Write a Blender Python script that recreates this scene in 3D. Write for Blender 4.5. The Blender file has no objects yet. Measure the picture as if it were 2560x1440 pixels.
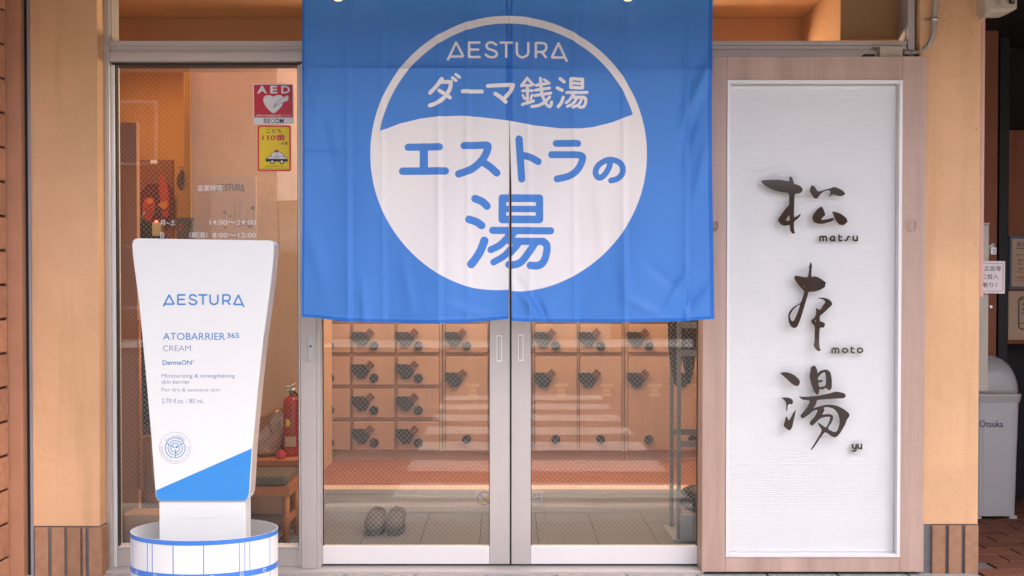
import bpy, bmesh, math, random
import numpy as np
from mathutils import Vector

random.seed(7)
rng = np.random.default_rng(7)
scene = bpy.context.scene
COL = scene.collection

# ------------------------------------------------------------------ camera, sky, sun, exposure
F = 2488.9                       # focal length in photo pixels (35 mm on 36 mm, photo 2560 px wide)
CAM = (0.0, -4.15, 1.19)
TH = math.radians(0.9)           # slight downward pitch
AX, AY = 1256.0, 751.0           # where the optical axis meets the photo

cam_data = bpy.data.cameras.new("camera")
cam_data.lens = 35.0
cam_data.sensor_width = 36.0
cam_data.shift_x = (1280 - AX) / 2560
cam_data.shift_y = (AY - 720) / 2560
cam_data.clip_start = 0.05
cam_data.clip_end = 500
cam = bpy.data.objects.new("camera", cam_data)
cam.location = CAM
cam.rotation_euler = (math.pi / 2 - TH, 0, 0)
COL.objects.link(cam)
scene.camera = cam

SUN_EL, SUN_AZ = 70.0, 106.0     # high hazy sun over the street, cut off by the canopy
world = bpy.data.worlds.new("World")
scene.world = world
world.use_nodes = True
wn = world.node_tree
wn.nodes.clear()
w_out = wn.nodes.new("ShaderNodeOutputWorld")
w_bg = wn.nodes.new("ShaderNodeBackground")
w_sky = wn.nodes.new("ShaderNodeTexSky")
w_sky.sky_type = 'NISHITA'
w_sky.sun_disc = False
w_sky.sun_elevation = math.radians(SUN_EL)
w_sky.sun_rotation = math.radians(SUN_AZ)
w_sky.dust_density = 7.0
w_sky.air_density = 0.3
w_sky.ozone_density = 0.0
w_bg.inputs["Strength"].default_value = 0.15
wn.links.new(w_sky.outputs[0], w_bg.inputs["Color"])
wn.links.new(w_bg.outputs[0], w_out.inputs["Surface"])

sun_data = bpy.data.lights.new("sun", 'SUN')
sun_data.energy = 1.2
sun_data.angle = math.radians(12)   # hazy, overcast light
sun_data.color = (1.0, 0.94, 0.85)
sun = bpy.data.objects.new("sun", sun_data)
_el, _az = math.radians(SUN_EL), math.radians(SUN_AZ)
_to_sun = Vector((math.sin(_az) * math.cos(_el), math.cos(_az) * math.cos(_el), math.sin(_el)))
sun.rotation_euler = _to_sun.to_track_quat('Z', 'Y').to_euler()
sun.location = (0, -6, 14)
COL.objects.link(sun)

scene.view_settings.view_transform = 'Standard'
scene.view_settings.look = 'None'
scene.view_settings.exposure = 2.55
scene.view_settings.gamma = 1.0
scene.view_settings.use_curve_mapping = False
scene.render.engine = 'CYCLES'
scene.cycles.use_denoising = True
scene.cycles.max_bounces = 10
scene.cycles.diffuse_bounces = 5
scene.cycles.glossy_bounces = 4
scene.cycles.transparent_max_bounces = 24
scene.cycles.caustics_reflective = False
scene.cycles.caustics_refractive = False
scene.cycles.sample_clamp_indirect = 4.0


# ------------------------------------------------------------------ photo pixel -> place
def ray(px, py):
    u = (px - AX) / F
    v = -(py - AY) / F
    return (u, math.cos(TH) + v * math.sin(TH), -math.sin(TH) + v * math.cos(TH))


def P(px, py, Y):
    d = ray(px, py)
    t = (Y - CAM[1]) / d[1]
    return (CAM[0] + d[0] * t, Y, CAM[2] + d[2] * t)


def X_(px, Y, py=740):
    return P(px, py, Y)[0]


def Z_(py, Y, px=1256):
    return P(px, py, Y)[2]


# ------------------------------------------------------------------ materials
MATS = {}


def _new(name):
    m = bpy.data.materials.new(name)
    m.use_nodes = True
    nt = m.node_tree
    b = nt.nodes["Principled BSDF"]
    MATS[name] = m
    return m, nt, b


def mat(name, col, rough=0.6, metal=0.0, var=0.06, vscale=6.0, bump=0.0, bscale=150.0,
        stretch=(1, 1, 1), spec=0.5, rvar=0.0, coat=0.0, sheen=0.0):
    m, nt, b = _new(name)
    N, L = nt.nodes, nt.links
    geo = N.new("ShaderNodeNewGeometry")
    mp = N.new("ShaderNodeMapping")
    mp.inputs["Scale"].default_value = stretch
    L.new(geo.outputs["Position"], mp.inputs["Vector"])
    n1 = N.new("ShaderNodeTexNoise")
    n1.inputs["Scale"].default_value = vscale
    n1.inputs["Detail"].default_value = 6
    L.new(mp.outputs[0], n1.inputs["Vector"])
    mix = N.new("ShaderNodeMix")
    mix.data_type = 'RGBA'
    mix.inputs[6].default_value = (*[max(0, c * (1 - var * 2)) for c in col], 1)
    mix.inputs[7].default_value = (*[min(1, c * (1 + var * 2)) for c in col], 1)
    L.new(n1.outputs["Fac"], mix.inputs[0])
    L.new(mix.outputs[2], b.inputs["Base Color"])
    b.inputs["Roughness"].default_value = rough
    if rvar:
        mr = N.new("ShaderNodeMapRange")
        mr.inputs[3].default_value = max(0.02, rough - rvar)
        mr.inputs[4].default_value = rough + rvar
        L.new(n1.outputs["Fac"], mr.inputs[0])
        L.new(mr.outputs[0], b.inputs["Roughness"])
    b.inputs["Metallic"].default_value = metal
    b.inputs["Specular IOR Level"].default_value = spec
    b.inputs["Coat Weight"].default_value = coat
    b.inputs["Sheen Weight"].default_value = sheen
    if bump:
        n2 = N.new("ShaderNodeTexNoise")
        n2.inputs["Scale"].default_value = bscale
        n2.inputs["Detail"].default_value = 4
        L.new(mp.outputs[0], n2.inputs["Vector"])
        bp = N.new("ShaderNodeBump")
        bp.inputs["Strength"].default_value = bump
        bp.inputs["Distance"].default_value = 0.004
        L.new(n2.outputs["Fac"], bp.inputs["Height"])
        L.new(bp.outputs[0], b.inputs["Normal"])
    return m


def stucco(name, col, dark=0.75):
    """trowelled wall render: soft mottling, vertical weather streaks, pits"""
    m, nt, b = _new(name)
    N, L = nt.nodes, nt.links
    geo = N.new("ShaderNodeNewGeometry")

    def noise(scale, detail, stretch=(1, 1, 1), rough=0.55):
        mp = N.new("ShaderNodeMapping")
        mp.inputs["Scale"].default_value = stretch
        L.new(geo.outputs["Position"], mp.inputs["Vector"])
        n = N.new("ShaderNodeTexNoise")
        n.inputs["Scale"].default_value = scale
        n.inputs["Detail"].default_value = detail
        n.inputs["Roughness"].default_value = rough
        L.new(mp.outputs[0], n.inputs["Vector"])
        return n

    a = noise(3.0, 5)
    s = noise(14.0, 3, (1, 1, 0.06))
    p = noise(60.0, 2)
    rp = N.new("ShaderNodeValToRGB")
    rp.color_ramp.elements[0].position = 0.30
    rp.color_ramp.elements[0].color = (*[c * 0.90 for c in col], 1)
    rp.color_ramp.elements[1].position = 0.72
    rp.color_ramp.elements[1].color = (*[min(1, c * 1.07) for c in col], 1)
    L.new(a.outputs["Fac"], rp.inputs[0])
    mr = N.new("ShaderNodeMapRange")
    mr.inputs[1].default_value = 0.52
    mr.inputs[2].default_value = 0.72
    mr.inputs[3].default_value = 0.0
    mr.inputs[4].default_value = 0.42
    L.new(s.outputs["Fac"], mr.inputs[0])
    mx = N.new("ShaderNodeMix")
    mx.data_type = 'RGBA'
    mx.inputs[7].default_value = (col[0] * dark, col[1] * dark * 0.95, col[2] * dark * 0.92, 1)
    L.new(mr.outputs[0], mx.inputs[0])
    L.new(rp.outputs[0], mx.inputs[6])
    pit = N.new("ShaderNodeMapRange")
    pit.inputs[1].default_value = 0.22
    pit.inputs[2].default_value = 0.30
    pit.inputs[3].default_value = 0.55
    pit.inputs[4].default_value = 0.0
    L.new(p.outputs["Fac"], pit.inputs[0])
    mx2 = N.new("ShaderNodeMix")
    mx2.data_type = 'RGBA'
    mx2.inputs[7].default_value = (col[0] * 0.5, col[1] * 0.45, col[2] * 0.4, 1)
    L.new(pit.outputs[0], mx2.inputs[0])
    L.new(mx.outputs[2], mx2.inputs[6])
    L.new(mx2.outputs[2], b.inputs["Base Color"])
    b.inputs["Roughness"].default_value = 0.88
    b.inputs["Specular IOR Level"].default_value = 0.25
    g = noise(170.0, 5, rough=0.65)
    h = noise(22.0, 3)
    add = N.new("ShaderNodeMath")
    add.operation = 'MULTIPLY_ADD'
    add.inputs[1].default_value = 1.6
    L.new(h.outputs["Fac"], add.inputs[0])
    L.new(g.outputs["Fac"], add.inputs[2])
    bp = N.new("ShaderNodeBump")
    bp.inputs["Strength"].default_value = 0.65
    bp.inputs["Distance"].default_value = 0.004
    L.new(add.outputs[0], bp.inputs["Height"])
    L.new(bp.outputs[0], b.inputs["Normal"])
    return m


def laminate(name, c1, c2):
    """pinkish grey timber laminate: fine vertical grain crossed by a linen weave"""
    m, nt, b = _new(name)
    N, L = nt.nodes, nt.links
    geo = N.new("ShaderNodeNewGeometry")

    def noise(scale, stretch, detail=4):
        mp = N.new("ShaderNodeMapping")
        mp.inputs["Scale"].default_value = stretch
        L.new(geo.outputs["Position"], mp.inputs["Vector"])
        n = N.new("ShaderNodeTexNoise")
        n.inputs["Scale"].default_value = scale
        n.inputs["Detail"].default_value = detail
        L.new(mp.outputs[0], n.inputs["Vector"])
        return n

    a = noise(9.0, (1, 1, 0.05), 8)
    v = noise(190.0, (1, 1, 0.03), 2)
    h = noise(190.0, (0.03, 1, 1), 2)
    s1 = N.new("ShaderNodeMath"); s1.operation = 'MULTIPLY_ADD'; s1.inputs[1].default_value = 0.30
    L.new(v.outputs["Fac"], s1.inputs[0]); L.new(a.outputs["Fac"], s1.inputs[2])
    s2 = N.new("ShaderNodeMath"); s2.operation = 'MULTIPLY_ADD'; s2.inputs[1].default_value = 0.16
    L.new(h.outputs["Fac"], s2.inputs[0]); L.new(s1.outputs[0], s2.inputs[2])
    rp = N.new("ShaderNodeValToRGB")
    rp.color_ramp.elements[0].position = 0.52
    rp.color_ramp.elements[0].color = (*c1, 1)
    rp.color_ramp.elements[1].position = 0.92
    rp.color_ramp.elements[1].color = (*c2, 1)
    L.new(s2.outputs[0], rp.inputs[0])
    L.new(rp.outputs[0], b.inputs["Base Color"])
    b.inputs["Roughness"].default_value = 0.5
    bp = N.new("ShaderNodeBump")
    bp.inputs["Strength"].default_value = 0.10
    bp.inputs["Distance"].default_value = 0.001
    L.new(s2.outputs[0], bp.inputs["Height"])
    L.new(bp.outputs[0], b.inputs["Normal"])
    return m


def brickmat(name, col):
    m = mat(name, col, rough=0.85, var=0.16, vscale=30, bump=0.5, bscale=320, spec=0.25)
    nt = m.node_tree
    info = nt.nodes.new("ShaderNodeObjectInfo")
    hsv = nt.nodes.new("ShaderNodeHueSaturation")
    mr = nt.nodes.new("ShaderNodeMapRange")
    mr.inputs[3].default_value = 0.86
    mr.inputs[4].default_value = 1.12
    nt.links.new(info.outputs["Random"], mr.inputs[0])
    nt.links.new(mr.outputs[0], hsv.inputs["Value"])
    b = nt.nodes["Principled BSDF"]
    src = b.inputs["Base Color"].links[0].from_socket
    nt.links.new(src, hsv.inputs["Color"])
    nt.links.new(hsv.outputs[0], b.inputs["Base Color"])
    return m


def cloth(name, col):
    """thin printed polyester: fine weave, light passes through a little"""
    m, nt, b = _new(name)
    N, L = nt.nodes, nt.links
    geo = N.new("ShaderNodeNewGeometry")
    n1 = N.new("ShaderNodeTexNoise"); n1.inputs["Scale"].default_value = 900; n1.inputs["Detail"].default_value = 2
    L.new(geo.outputs["Position"], n1.inputs["Vector"])
    n2 = N.new("ShaderNodeTexNoise"); n2.inputs["Scale"].default_value = 5; n2.inputs["Detail"].default_value = 5
    L.new(geo.outputs["Position"], n2.inputs["Vector"])
    mx = N.new("ShaderNodeMix"); mx.data_type = 'RGBA'
    mx.inputs[6].default_value = (*[c * 0.94 for c in col], 1)
    mx.inputs[7].default_value = (*[min(1, c * 1.05) for c in col], 1)
    L.new(n2.outputs["Fac"], mx.inputs[0])
    L.new(mx.outputs[2], b.inputs["Base Color"])
    b.inputs["Roughness"].default_value = 0.48
    b.inputs["Specular IOR Level"].default_value = 0.45
    b.inputs["Sheen Weight"].default_value = 0.15
    bp = N.new("ShaderNodeBump"); bp.inputs["Strength"].default_value = 0.06; bp.inputs["Distance"].default_value = 0.001
    L.new(n1.outputs["Fac"], bp.inputs["Height"])
    L.new(bp.outputs[0], b.inputs["Normal"])
    tr = N.new("ShaderNodeBsdfTranslucent")
    L.new(mx.outputs[2], tr.inputs["Color"])
    ms = N.new("ShaderNodeMixShader"); ms.inputs[0].default_value = 0.12
    L.new(b.outputs[0], ms.inputs[1]); L.new(tr.outputs[0], ms.inputs[2])
    L.new(ms.outputs[0], nt.nodes["Material Output"].inputs["Surface"])
    return m


def glassmat(name, tint=(0.95, 0.97, 0.96), f0=0.034, rough=0.0):
    m, nt, b = _new(name)
    N, L = nt.nodes, nt.links
    N.remove(b)
    lw = N.new("ShaderNodeLayerWeight"); lw.inputs["Blend"].default_value = 0.5
    pw = N.new("ShaderNodeMath"); pw.operation = 'POWER'; pw.inputs[1].default_value = 5
    L.new(lw.outputs["Facing"], pw.inputs[0])
    ma = N.new("ShaderNodeMath"); ma.operation = 'MULTIPLY_ADD'
    ma.inputs[1].default_value = 1 - f0; ma.inputs[2].default_value = f0
    L.new(pw.outputs[0], ma.inputs[0])
    tr = N.new("ShaderNodeBsdfTransparent"); tr.inputs["Color"].default_value = (*tint, 1)
    gl = N.new("ShaderNodeBsdfGlossy"); gl.inputs["Roughness"].default_value = rough
    gl.inputs["Color"].default_value = (1, 1, 1, 1)
    geo = N.new("ShaderNodeNewGeometry")
    n = N.new("ShaderNodeTexNoise"); n.inputs["Scale"].default_value = 2.5; n.inputs["Detail"].default_value = 2
    L.new(geo.outputs["Position"], n.inputs["Vector"])
    bp = N.new("ShaderNodeBump"); bp.inputs["Strength"].default_value = 0.02; bp.inputs["Distance"].default_value = 0.01
    L.new(n.outputs["Fac"], bp.inputs["Height"]); L.new(bp.outputs[0], gl.inputs["Normal"])
    ms = N.new("ShaderNodeMixShader")
    L.new(ma.outputs[0], ms.inputs[0]); L.new(tr.outputs[0], ms.inputs[1]); L.new(gl.outputs[0], ms.inputs[2])
    L.new(ms.outputs[0], N["Material Output"].inputs["Surface"])
    return m


def emit(name, col, strength):
    m, nt, b = _new(name)
    b.inputs["Base Color"].default_value = (*col, 1)
    b.inputs["Emission Color"].default_value = (*col, 1)
    b.inputs["Emission Strength"].default_value = strength
    return m


stucco('stucco', (0.745, 0.455, 0.255))
stucco('stucco_pink', (0.50, 0.27, 0.20), 0.7)
stucco('canopy_paint', (0.24, 0.13, 0.075))
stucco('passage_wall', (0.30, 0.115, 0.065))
laminate('laminate', (0.385, 0.262, 0.208), (0.56, 0.405, 0.335))
laminate('laminate_dark', (0.26, 0.15, 0.11), (0.36, 0.22, 0.17))
mat('alu', (0.52, 0.49, 0.47), rough=0.42, metal=0.35, var=0.02, vscale=3, bump=0.03, bscale=400, stretch=(1, 1, 0.05), rvar=0.05)
mat('alu_rail', (0.56, 0.51, 0.47), rough=0.42, metal=0.35, var=0.03, vscale=3, stretch=(0.1, 1, 1), rvar=0.05)
mat('alu_white', (0.78, 0.775, 0.77), rough=0.4, metal=0.15, var=0.015, vscale=4, rvar=0.05)
mat('gasket', (0.03, 0.028, 0.027), rough=0.7)
mat('steel', (0.55, 0.55, 0.55), rough=0.28, metal=0.9, var=0.04, vscale=20)
brickmat('brick', (0.385, 0.215, 0.13))
brickmat('block', (0.54, 0.275, 0.16))
mat('block_trim', (0.48, 0.24, 0.14), rough=0.8, var=0.08, vscale=10, bump=0.2, bscale=250)
mat('mortar', (0.15, 0.15, 0.16), rough=0.95, var=0.2, vscale=40, bump=0.5, bscale=200)
mat('dark_joint', (0.055, 0.03, 0.022), rough=0.95, var=0.2, vscale=30)
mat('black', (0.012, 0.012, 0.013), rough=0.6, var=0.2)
mat('black_gloss', (0.02, 0.016, 0.015), rough=0.12, var=0.1, coat=0.3)
mat('sign_black', (0.035, 0.022, 0.017), rough=0.09, var=0.08, coat=0.4)
mat('grey_strip', (0.30, 0.30, 0.33), rough=0.6)
cloth('noren_blue', (0.054, 0.225, 0.67))
cloth('noren_white', (0.775, 0.79, 0.815))
cloth('noren_hem_shade', (0.010, 0.15, 0.58))  # deeper blue stands for doubled cloth that light from behind doesn't pass
mat('board_white', (0.625, 0.645, 0.645), rough=0.42, var=0.008, vscale=4, rvar=0.05)
mat('board_edge', (0.44, 0.37, 0.33), rough=0.8, var=0.05, vscale=30)
mat('print_blue', (0.030, 0.215, 0.58), rough=0.4, var=0.02)
mat('ink_blue', (0.045, 0.20, 0.48), rough=0.45, var=0.02)
mat('ink_soft', (0.14, 0.21, 0.38), rough=0.45, var=0.02)
mat('ink_pale', (0.27, 0.29, 0.42), rough=0.45, var=0.02)
mat('drum_blue', (0.03, 0.145, 0.50), rough=0.35, var=0.02)
mat('drum_white', (0.57, 0.585, 0.59), rough=0.38, var=0.01, vscale=3)
mat('pleat', (0.775, 0.79, 0.79), rough=0.6, var=0.012, vscale=6)
glassmat('glass')
glassmat('acrylic', (0.99, 0.99, 0.99), 0.016, 0.16)
glassmat('clear_hook', (0.95, 0.94, 0.93), 0.07, 0.1)
mat('wire', (0.42, 0.40, 0.38), rough=0.45, metal=0.5, var=0.05)
mat('vinyl_white', (0.82, 0.82, 0.82), rough=0.5, var=0.01)
mat('sticker_white', (0.76, 0.75, 0.74), rough=0.35, var=0.01)
mat('sticker_red', (0.56, 0.012, 0.035), rough=0.35, var=0.03)
mat('sign_red', (0.60, 0.02, 0.03), rough=0.35, var=0.02)
mat('sticker_yellow', (0.85, 0.62, 0.01), rough=0.35, var=0.01)
mat('ink_black', (0.02, 0.018, 0.018), rough=0.5)
mat('ink_grey', (0.20, 0.20, 0.22), rough=0.5)
mat('ink_navy', (0.03, 0.045, 0.13), rough=0.5)
mat('ink_teal', (0.04, 0.42, 0.36), rough=0.5)
mat('ink_red', (0.55, 0.02, 0.05), rough=0.5)
mat('ink_pink', (0.55, 0.25, 0.30), rough=0.5)
mat('paper', (0.78, 0.74, 0.74), rough=0.7, var=0.02)
mat('paper_cream', (0.55, 0.40, 0.27), rough=0.7, var=0.04)
mat('peach_paper', (0.62, 0.45, 0.35), rough=0.6, var=0.03)
mat('paper_blue', (0.11, 0.16, 0.21), rough=0.6, var=0.04)
mat('locker', (0.46, 0.295, 0.205), rough=0.5, var=0.10, vscale=10, stretch=(1, 1, 0.15), bump=0.05)
mat('locker_frame', (0.48, 0.31, 0.215), rough=0.5, var=0.08, vscale=10, stretch=(1, 1, 0.2))
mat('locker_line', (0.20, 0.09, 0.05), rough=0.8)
mat('lock_black', (0.022, 0.023, 0.024), rough=0.35, var=0.1)
mat('lock_tag', (0.135, 0.055, 0.03), rough=0.55, var=0.2, vscale=60)
stucco('orange_wall', (0.50, 0.26, 0.065), 0.8)
stucco('peach_wall', (0.68, 0.45, 0.29), 0.85)
mat('ceiling_paint', (0.58, 0.30, 0.12), rough=0.85, var=0.05, vscale=3, bump=0.15, bscale=120)
mat('beam_paint', (0.50, 0.25, 0.11), rough=0.8, var=0.05, vscale=3)
mat('carpet', (0.31, 0.12, 0.07), rough=0.75, var=0.18, vscale=18, bump=0.3, bscale=300)
mat('step_stone', (0.80, 0.69, 0.55), rough=0.55, var=0.12, vscale=16, stretch=(0.2, 1, 1.5))
mat('step_edge', (0.72, 0.62, 0.52), rough=0.5, var=0.05, vscale=10)
mat('tile', (0.135, 0.15, 0.17), rough=0.42, var=0.08, vscale=60, bump=0.12, bscale=300)
mat('grout', (0.10, 0.085, 0.075), rough=0.95, var=0.1)
mat('slab', (0.34, 0.325, 0.32), rough=0.7, var=0.14, vscale=30, bump=0.3, bscale=250)
mat('paving', (0.38, 0.37, 0.36), rough=0.85, var=0.12, vscale=12, bump=0.3)
mat('asphalt', (0.055, 0.055, 0.056), rough=0.9, var=0.2, vscale=40, bump=0.5, bscale=200)
mat('road_paint', (0.33, 0.325, 0.32), rough=0.75, var=0.06, vscale=25)
mat('kerb', (0.36, 0.35, 0.34), rough=0.85, var=0.1, vscale=20)
brickmat('paver', (0.17, 0.07, 0.042))
mat('pipe', (0.40, 0.36, 0.31), rough=0.45, metal=0.4, var=0.06, vscale=15)
mat('junction', (0.50, 0.44, 0.34), rough=0.5, var=0.05, vscale=20)
mat('trim_pink', (0.60, 0.34, 0.27), rough=0.5, var=0.04)
mat('mailbox', (0.38, 0.345, 0.29), rough=0.4, metal=0.3, var=0.04, vscale=10)
mat('bin_grey', (0.50, 0.51, 0.51), rough=0.38, var=0.03, vscale=8)
mat('bin_lid', (0.40, 0.39, 0.38), rough=0.3, var=0.03, vscale=8)
mat('extinguisher_red', (0.42, 0.015, 0.02), rough=0.25, var=0.05, coat=0.3)
mat('satin_brown', (0.30, 0.18, 0.12), rough=0.26, metal=0.45, var=0.15, vscale=14, bump=1.0, bscale=22)
mat('wood_orange', (0.45, 0.16, 0.055), rough=0.4, var=0.16, vscale=8, stretch=(0.3, 1, 3))
mat('cushion', (0.11, 0.10, 0.075), rough=0.45, var=0.1, bump=0.1)
mat('slipper', (0.10, 0.035, 0.025), rough=0.4, var=0.2, vscale=30)
mat('shoe_black', (0.010, 0.010, 0.011), rough=0.5, var=0.2, vscale=30)
mat('sole_sheen_grey', (0.04, 0.047, 0.055), rough=0.6, var=0.1, vscale=30)  # sole colour; on black toes it paints in a reflection
mat('shoe_plum', (0.05, 0.032, 0.042), rough=0.6, var=0.1, vscale=30)
mat('coat_black', (0.014, 0.014, 0.018), rough=0.85, var=0.25, vscale=25, bump=0.3, sheen=0.1)
mat('door_brown', (0.24, 0.075, 0.018), rough=0.5, var=0.2, vscale=6, stretch=(1, 1, 0.2))
mat('cloth_wine', (0.13, 0.02, 0.015), rough=0.85, var=0.3, vscale=14, bump=0.2)
mat('cloth_red', (0.45, 0.055, 0.012), rough=0.8, var=0.3, vscale=12, bump=0.2)
mat('cloth_amber', (0.62, 0.22, 0.015), rough=0.8, var=0.2, vscale=12)
mat('kraft', (0.42, 0.235, 0.13), rough=0.8, var=0.08, vscale=14, bump=0.15, bscale=60)
mat('plywood', (0.42, 0.20, 0.10), rough=0.7, var=0.10, vscale=6, stretch=(1, 1, 0.12))
mat('hang_brown', (0.13, 0.06, 0.03), rough=0.8, var=0.2, vscale=20)
mat('photo_dark', (0.12, 0.10, 0.075), rough=0.4, var=0.3, vscale=25)
mat('rack_steel', (0.17, 0.195, 0.205), rough=0.4, metal=0.3, var=0.05, vscale=10)
mat('tray_blue', (0.24, 0.31, 0.35), rough=0.45, var=0.05, vscale=10)
mat('device', (0.70, 0.66, 0.40), rough=0.5, var=0.03)
mat('far_cream', (0.74, 0.69, 0.64), rough=0.9, var=0.06, vscale=2)
mat('far_white', (0.78, 0.70, 0.66), rough=0.9, var=0.05, vscale=2)
mat('far_brown', (0.22, 0.13, 0.09), rough=0.9, var=0.1, vscale=2)
mat('far_glass', (0.10, 0.13, 0.16), rough=0.08, var=0.05)
mat('awning', (0.50, 0.22, 0.08), rough=0.8)
emit('lamp_warm', (1.0, 0.76, 0.53), 19.0)
emit('lamp_dim', (1.0, 0.62, 0.30), 17.0)
emit('bulb_warm', (1.0, 0.52, 0.22), 0.38)
emit('led_red', (1.0, 0.05, 0.03), 3.0)


# ------------------------------------------------------------------ object helpers
WLOC = {}


def _link(o, parent, loc):
    COL.objects.link(o)
    WLOC[o.name] = Vector(loc)
    if parent is not None:
        o.parent = parent
        o.location = Vector(loc) - WLOC[parent.name]
    else:
        o.location = loc
    return o


def tag(o, label=None, cat=None, group=None, kind=None):
    if label: o["label"] = label
    if cat: o["category"] = cat
    if group: o["group"] = group
    if kind: o["kind"] = kind
    return o


def thing(name, loc, label, cat, group=None, parent=None):
    o = bpy.data.objects.new(name, None)
    o.empty_display_size = 0.1
    _link(o, parent, loc)
    return tag(o, label, cat, group)


def meshobj(name, V, Fc, mats, parent=None, fm=None, smooth=False, origin=None):
    V = np.asarray(V, dtype=float)
    if origin is None:
        lo, hi = V.min(0), V.max(0)
        origin = ((lo[0] + hi[0]) / 2, (lo[1] + hi[1]) / 2, lo[2])
    me = bpy.data.meshes.new(name)
    me.from_pydata((V - np.asarray(origin)).tolist(), [], Fc if isinstance(Fc, list) else Fc.tolist())
    if isinstance(mats, str):
        mats = [mats]
    for m in mats:
        me.materials.append(MATS[m])
    if fm is not None:
        me.polygons.foreach_set("material_index", np.asarray(fm, dtype=np.int32))
    if smooth:
        me.polygons.foreach_set("use_smooth", np.ones(len(me.polygons), dtype=bool))
    me.update()
    o = bpy.data.objects.new(name, me)
    return _link(o, parent, origin)


def bmobj(name, bm, mats, parent=None, smooth=False, origin=None):
    bmesh.ops.recalc_face_normals(bm, faces=bm.faces)
    bm.verts.ensure_lookup_table()
    co = np.array([v.co for v in bm.verts])
    if origin is None:
        lo, hi = co.min(0), co.max(0)
        origin = ((lo[0] + hi[0]) / 2, (lo[1] + hi[1]) / 2, lo[2])
    bmesh.ops.translate(bm, verts=bm.verts, vec=-Vector(origin))
    me = bpy.data.meshes.new(name)
    bm.to_mesh(me)
    bm.free()
    for m in ([mats] if isinstance(mats, str) else mats):
        me.materials.append(MATS[m])
    if smooth:
        me.polygons.foreach_set("use_smooth", np.ones(len(me.polygons), dtype=bool))
    o = bpy.data.objects.new(name, me)
    return _link(o, parent, origin)


def bm_box(bm, x0, x1, y0, y1, z0, z1, bev=0.0):
    vs = [bm.verts.new(c) for c in ((x0, y0, z0), (x1, y0, z0), (x1, y1, z0), (x0, y1, z0),
                                    (x0, y0, z1), (x1, y0, z1), (x1, y1, z1), (x0, y1, z1))]
    fs = [bm.faces.new([vs[i] for i in f]) for f in ((0, 3, 2, 1), (4, 5, 6, 7), (0, 1, 5, 4), (1, 2, 6, 5), (2, 3, 7, 6), (3, 0, 4, 7))]
    if bev > 0:
        es = list({e for f in fs for e in f.edges})
        bmesh.ops.bevel(bm, geom=es, offset=bev, segments=2, profile=0.6, affect='EDGES')


def box(name, x0, x1, y0, y1, z0, z1, m, parent=None, bev=0.0015):
    bm = bmesh.new()
    bm_box(bm, min(x0, x1), max(x0, x1), min(y0, y1), max(y0, y1), min(z0, z1), max(z0, z1), bev)
    return bmobj(name, bm, m, parent)


def pbox(name, px0, py0, px1, py1, Yf, Yb, m, parent=None, bev=0.0015, z0=None, z1=None):
    """box whose front face fills a photo rectangle at depth Yf and runs back to Yb"""
    pm = (py0 + py1) / 2
    x0, x1 = P(px0, pm, Yf)[0], P(px1, pm, Yf)[0]
    zt, zb = Z_(py0, Yf), Z_(py1, Yf)
    if z0 is not None: zb = z0
    if z1 is not None: zt = z1
    return box(name, x0, x1, Yf, Yb, zb, zt, m, parent, bev)


def tube(name, pts, r, m, parent=None, seg=10, rings=None):
    """round bar along a polyline; rings=(pitch, depth) gives corrugation"""
    pts = [Vector(p) for p in pts]
    V, Fc = [], []
    n = len(pts)
    for i, p in enumerate(pts):
        t = (pts[min(i + 1, n - 1)] - pts[max(i - 1, 0)]).normalized()
        a = t.orthogonal().normalized() if abs(t.y) < 0.9 else Vector((1, 0, 0))
        a = Vector((0, 1, 0)) if abs(t.y) < 0.3 else a
        a = (a - t * a.dot(t)).normalized()
        b = t.cross(a)
        rr = r[i] if isinstance(r, (list, tuple)) else r
        for k in range(seg):
            w = 2 * math.pi * k / seg
            V.append(p + (a * math.cos(w) + b * math.sin(w)) * rr)
    for i in range(n - 1):
        for k in range(seg):
            Fc.append([i * seg + k, i * seg + (k + 1) % seg, (i + 1) * seg + (k + 1) % seg, (i + 1) * seg + k])
    Fc.append(list(range(seg))[::-1])
    Fc.append([(n - 1) * seg + k for k in range(seg)])
    return meshobj(name, [tuple(v) for v in V], Fc, m, parent, smooth=True)


def lathe(name, c, prof, m, parent=None, seg=28, sx=1.0, sy=1.0, smooth=True):
    """profile [(r, z)] turned about the vertical through c"""
    V, Fc = [], []
    for r, z in prof:
        for k in range(seg):
            w = 2 * math.pi * k / seg
            V.append((c[0] + r * sx * math.cos(w), c[1] + r * sy * math.sin(w), c[2] + z))
    n = len(prof)
    for i in range(n - 1):
        for k in range(seg):
            Fc.append([i * seg + k, i * seg + (k + 1) % seg, (i + 1) * seg + (k + 1) % seg, (i + 1) * seg + k])
    Fc.append(list(range(seg))[::-1])
    Fc.append([(n - 1) * seg + k for k in range(seg)])
    return meshobj(name, V, Fc, m, parent, smooth=smooth)


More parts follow.
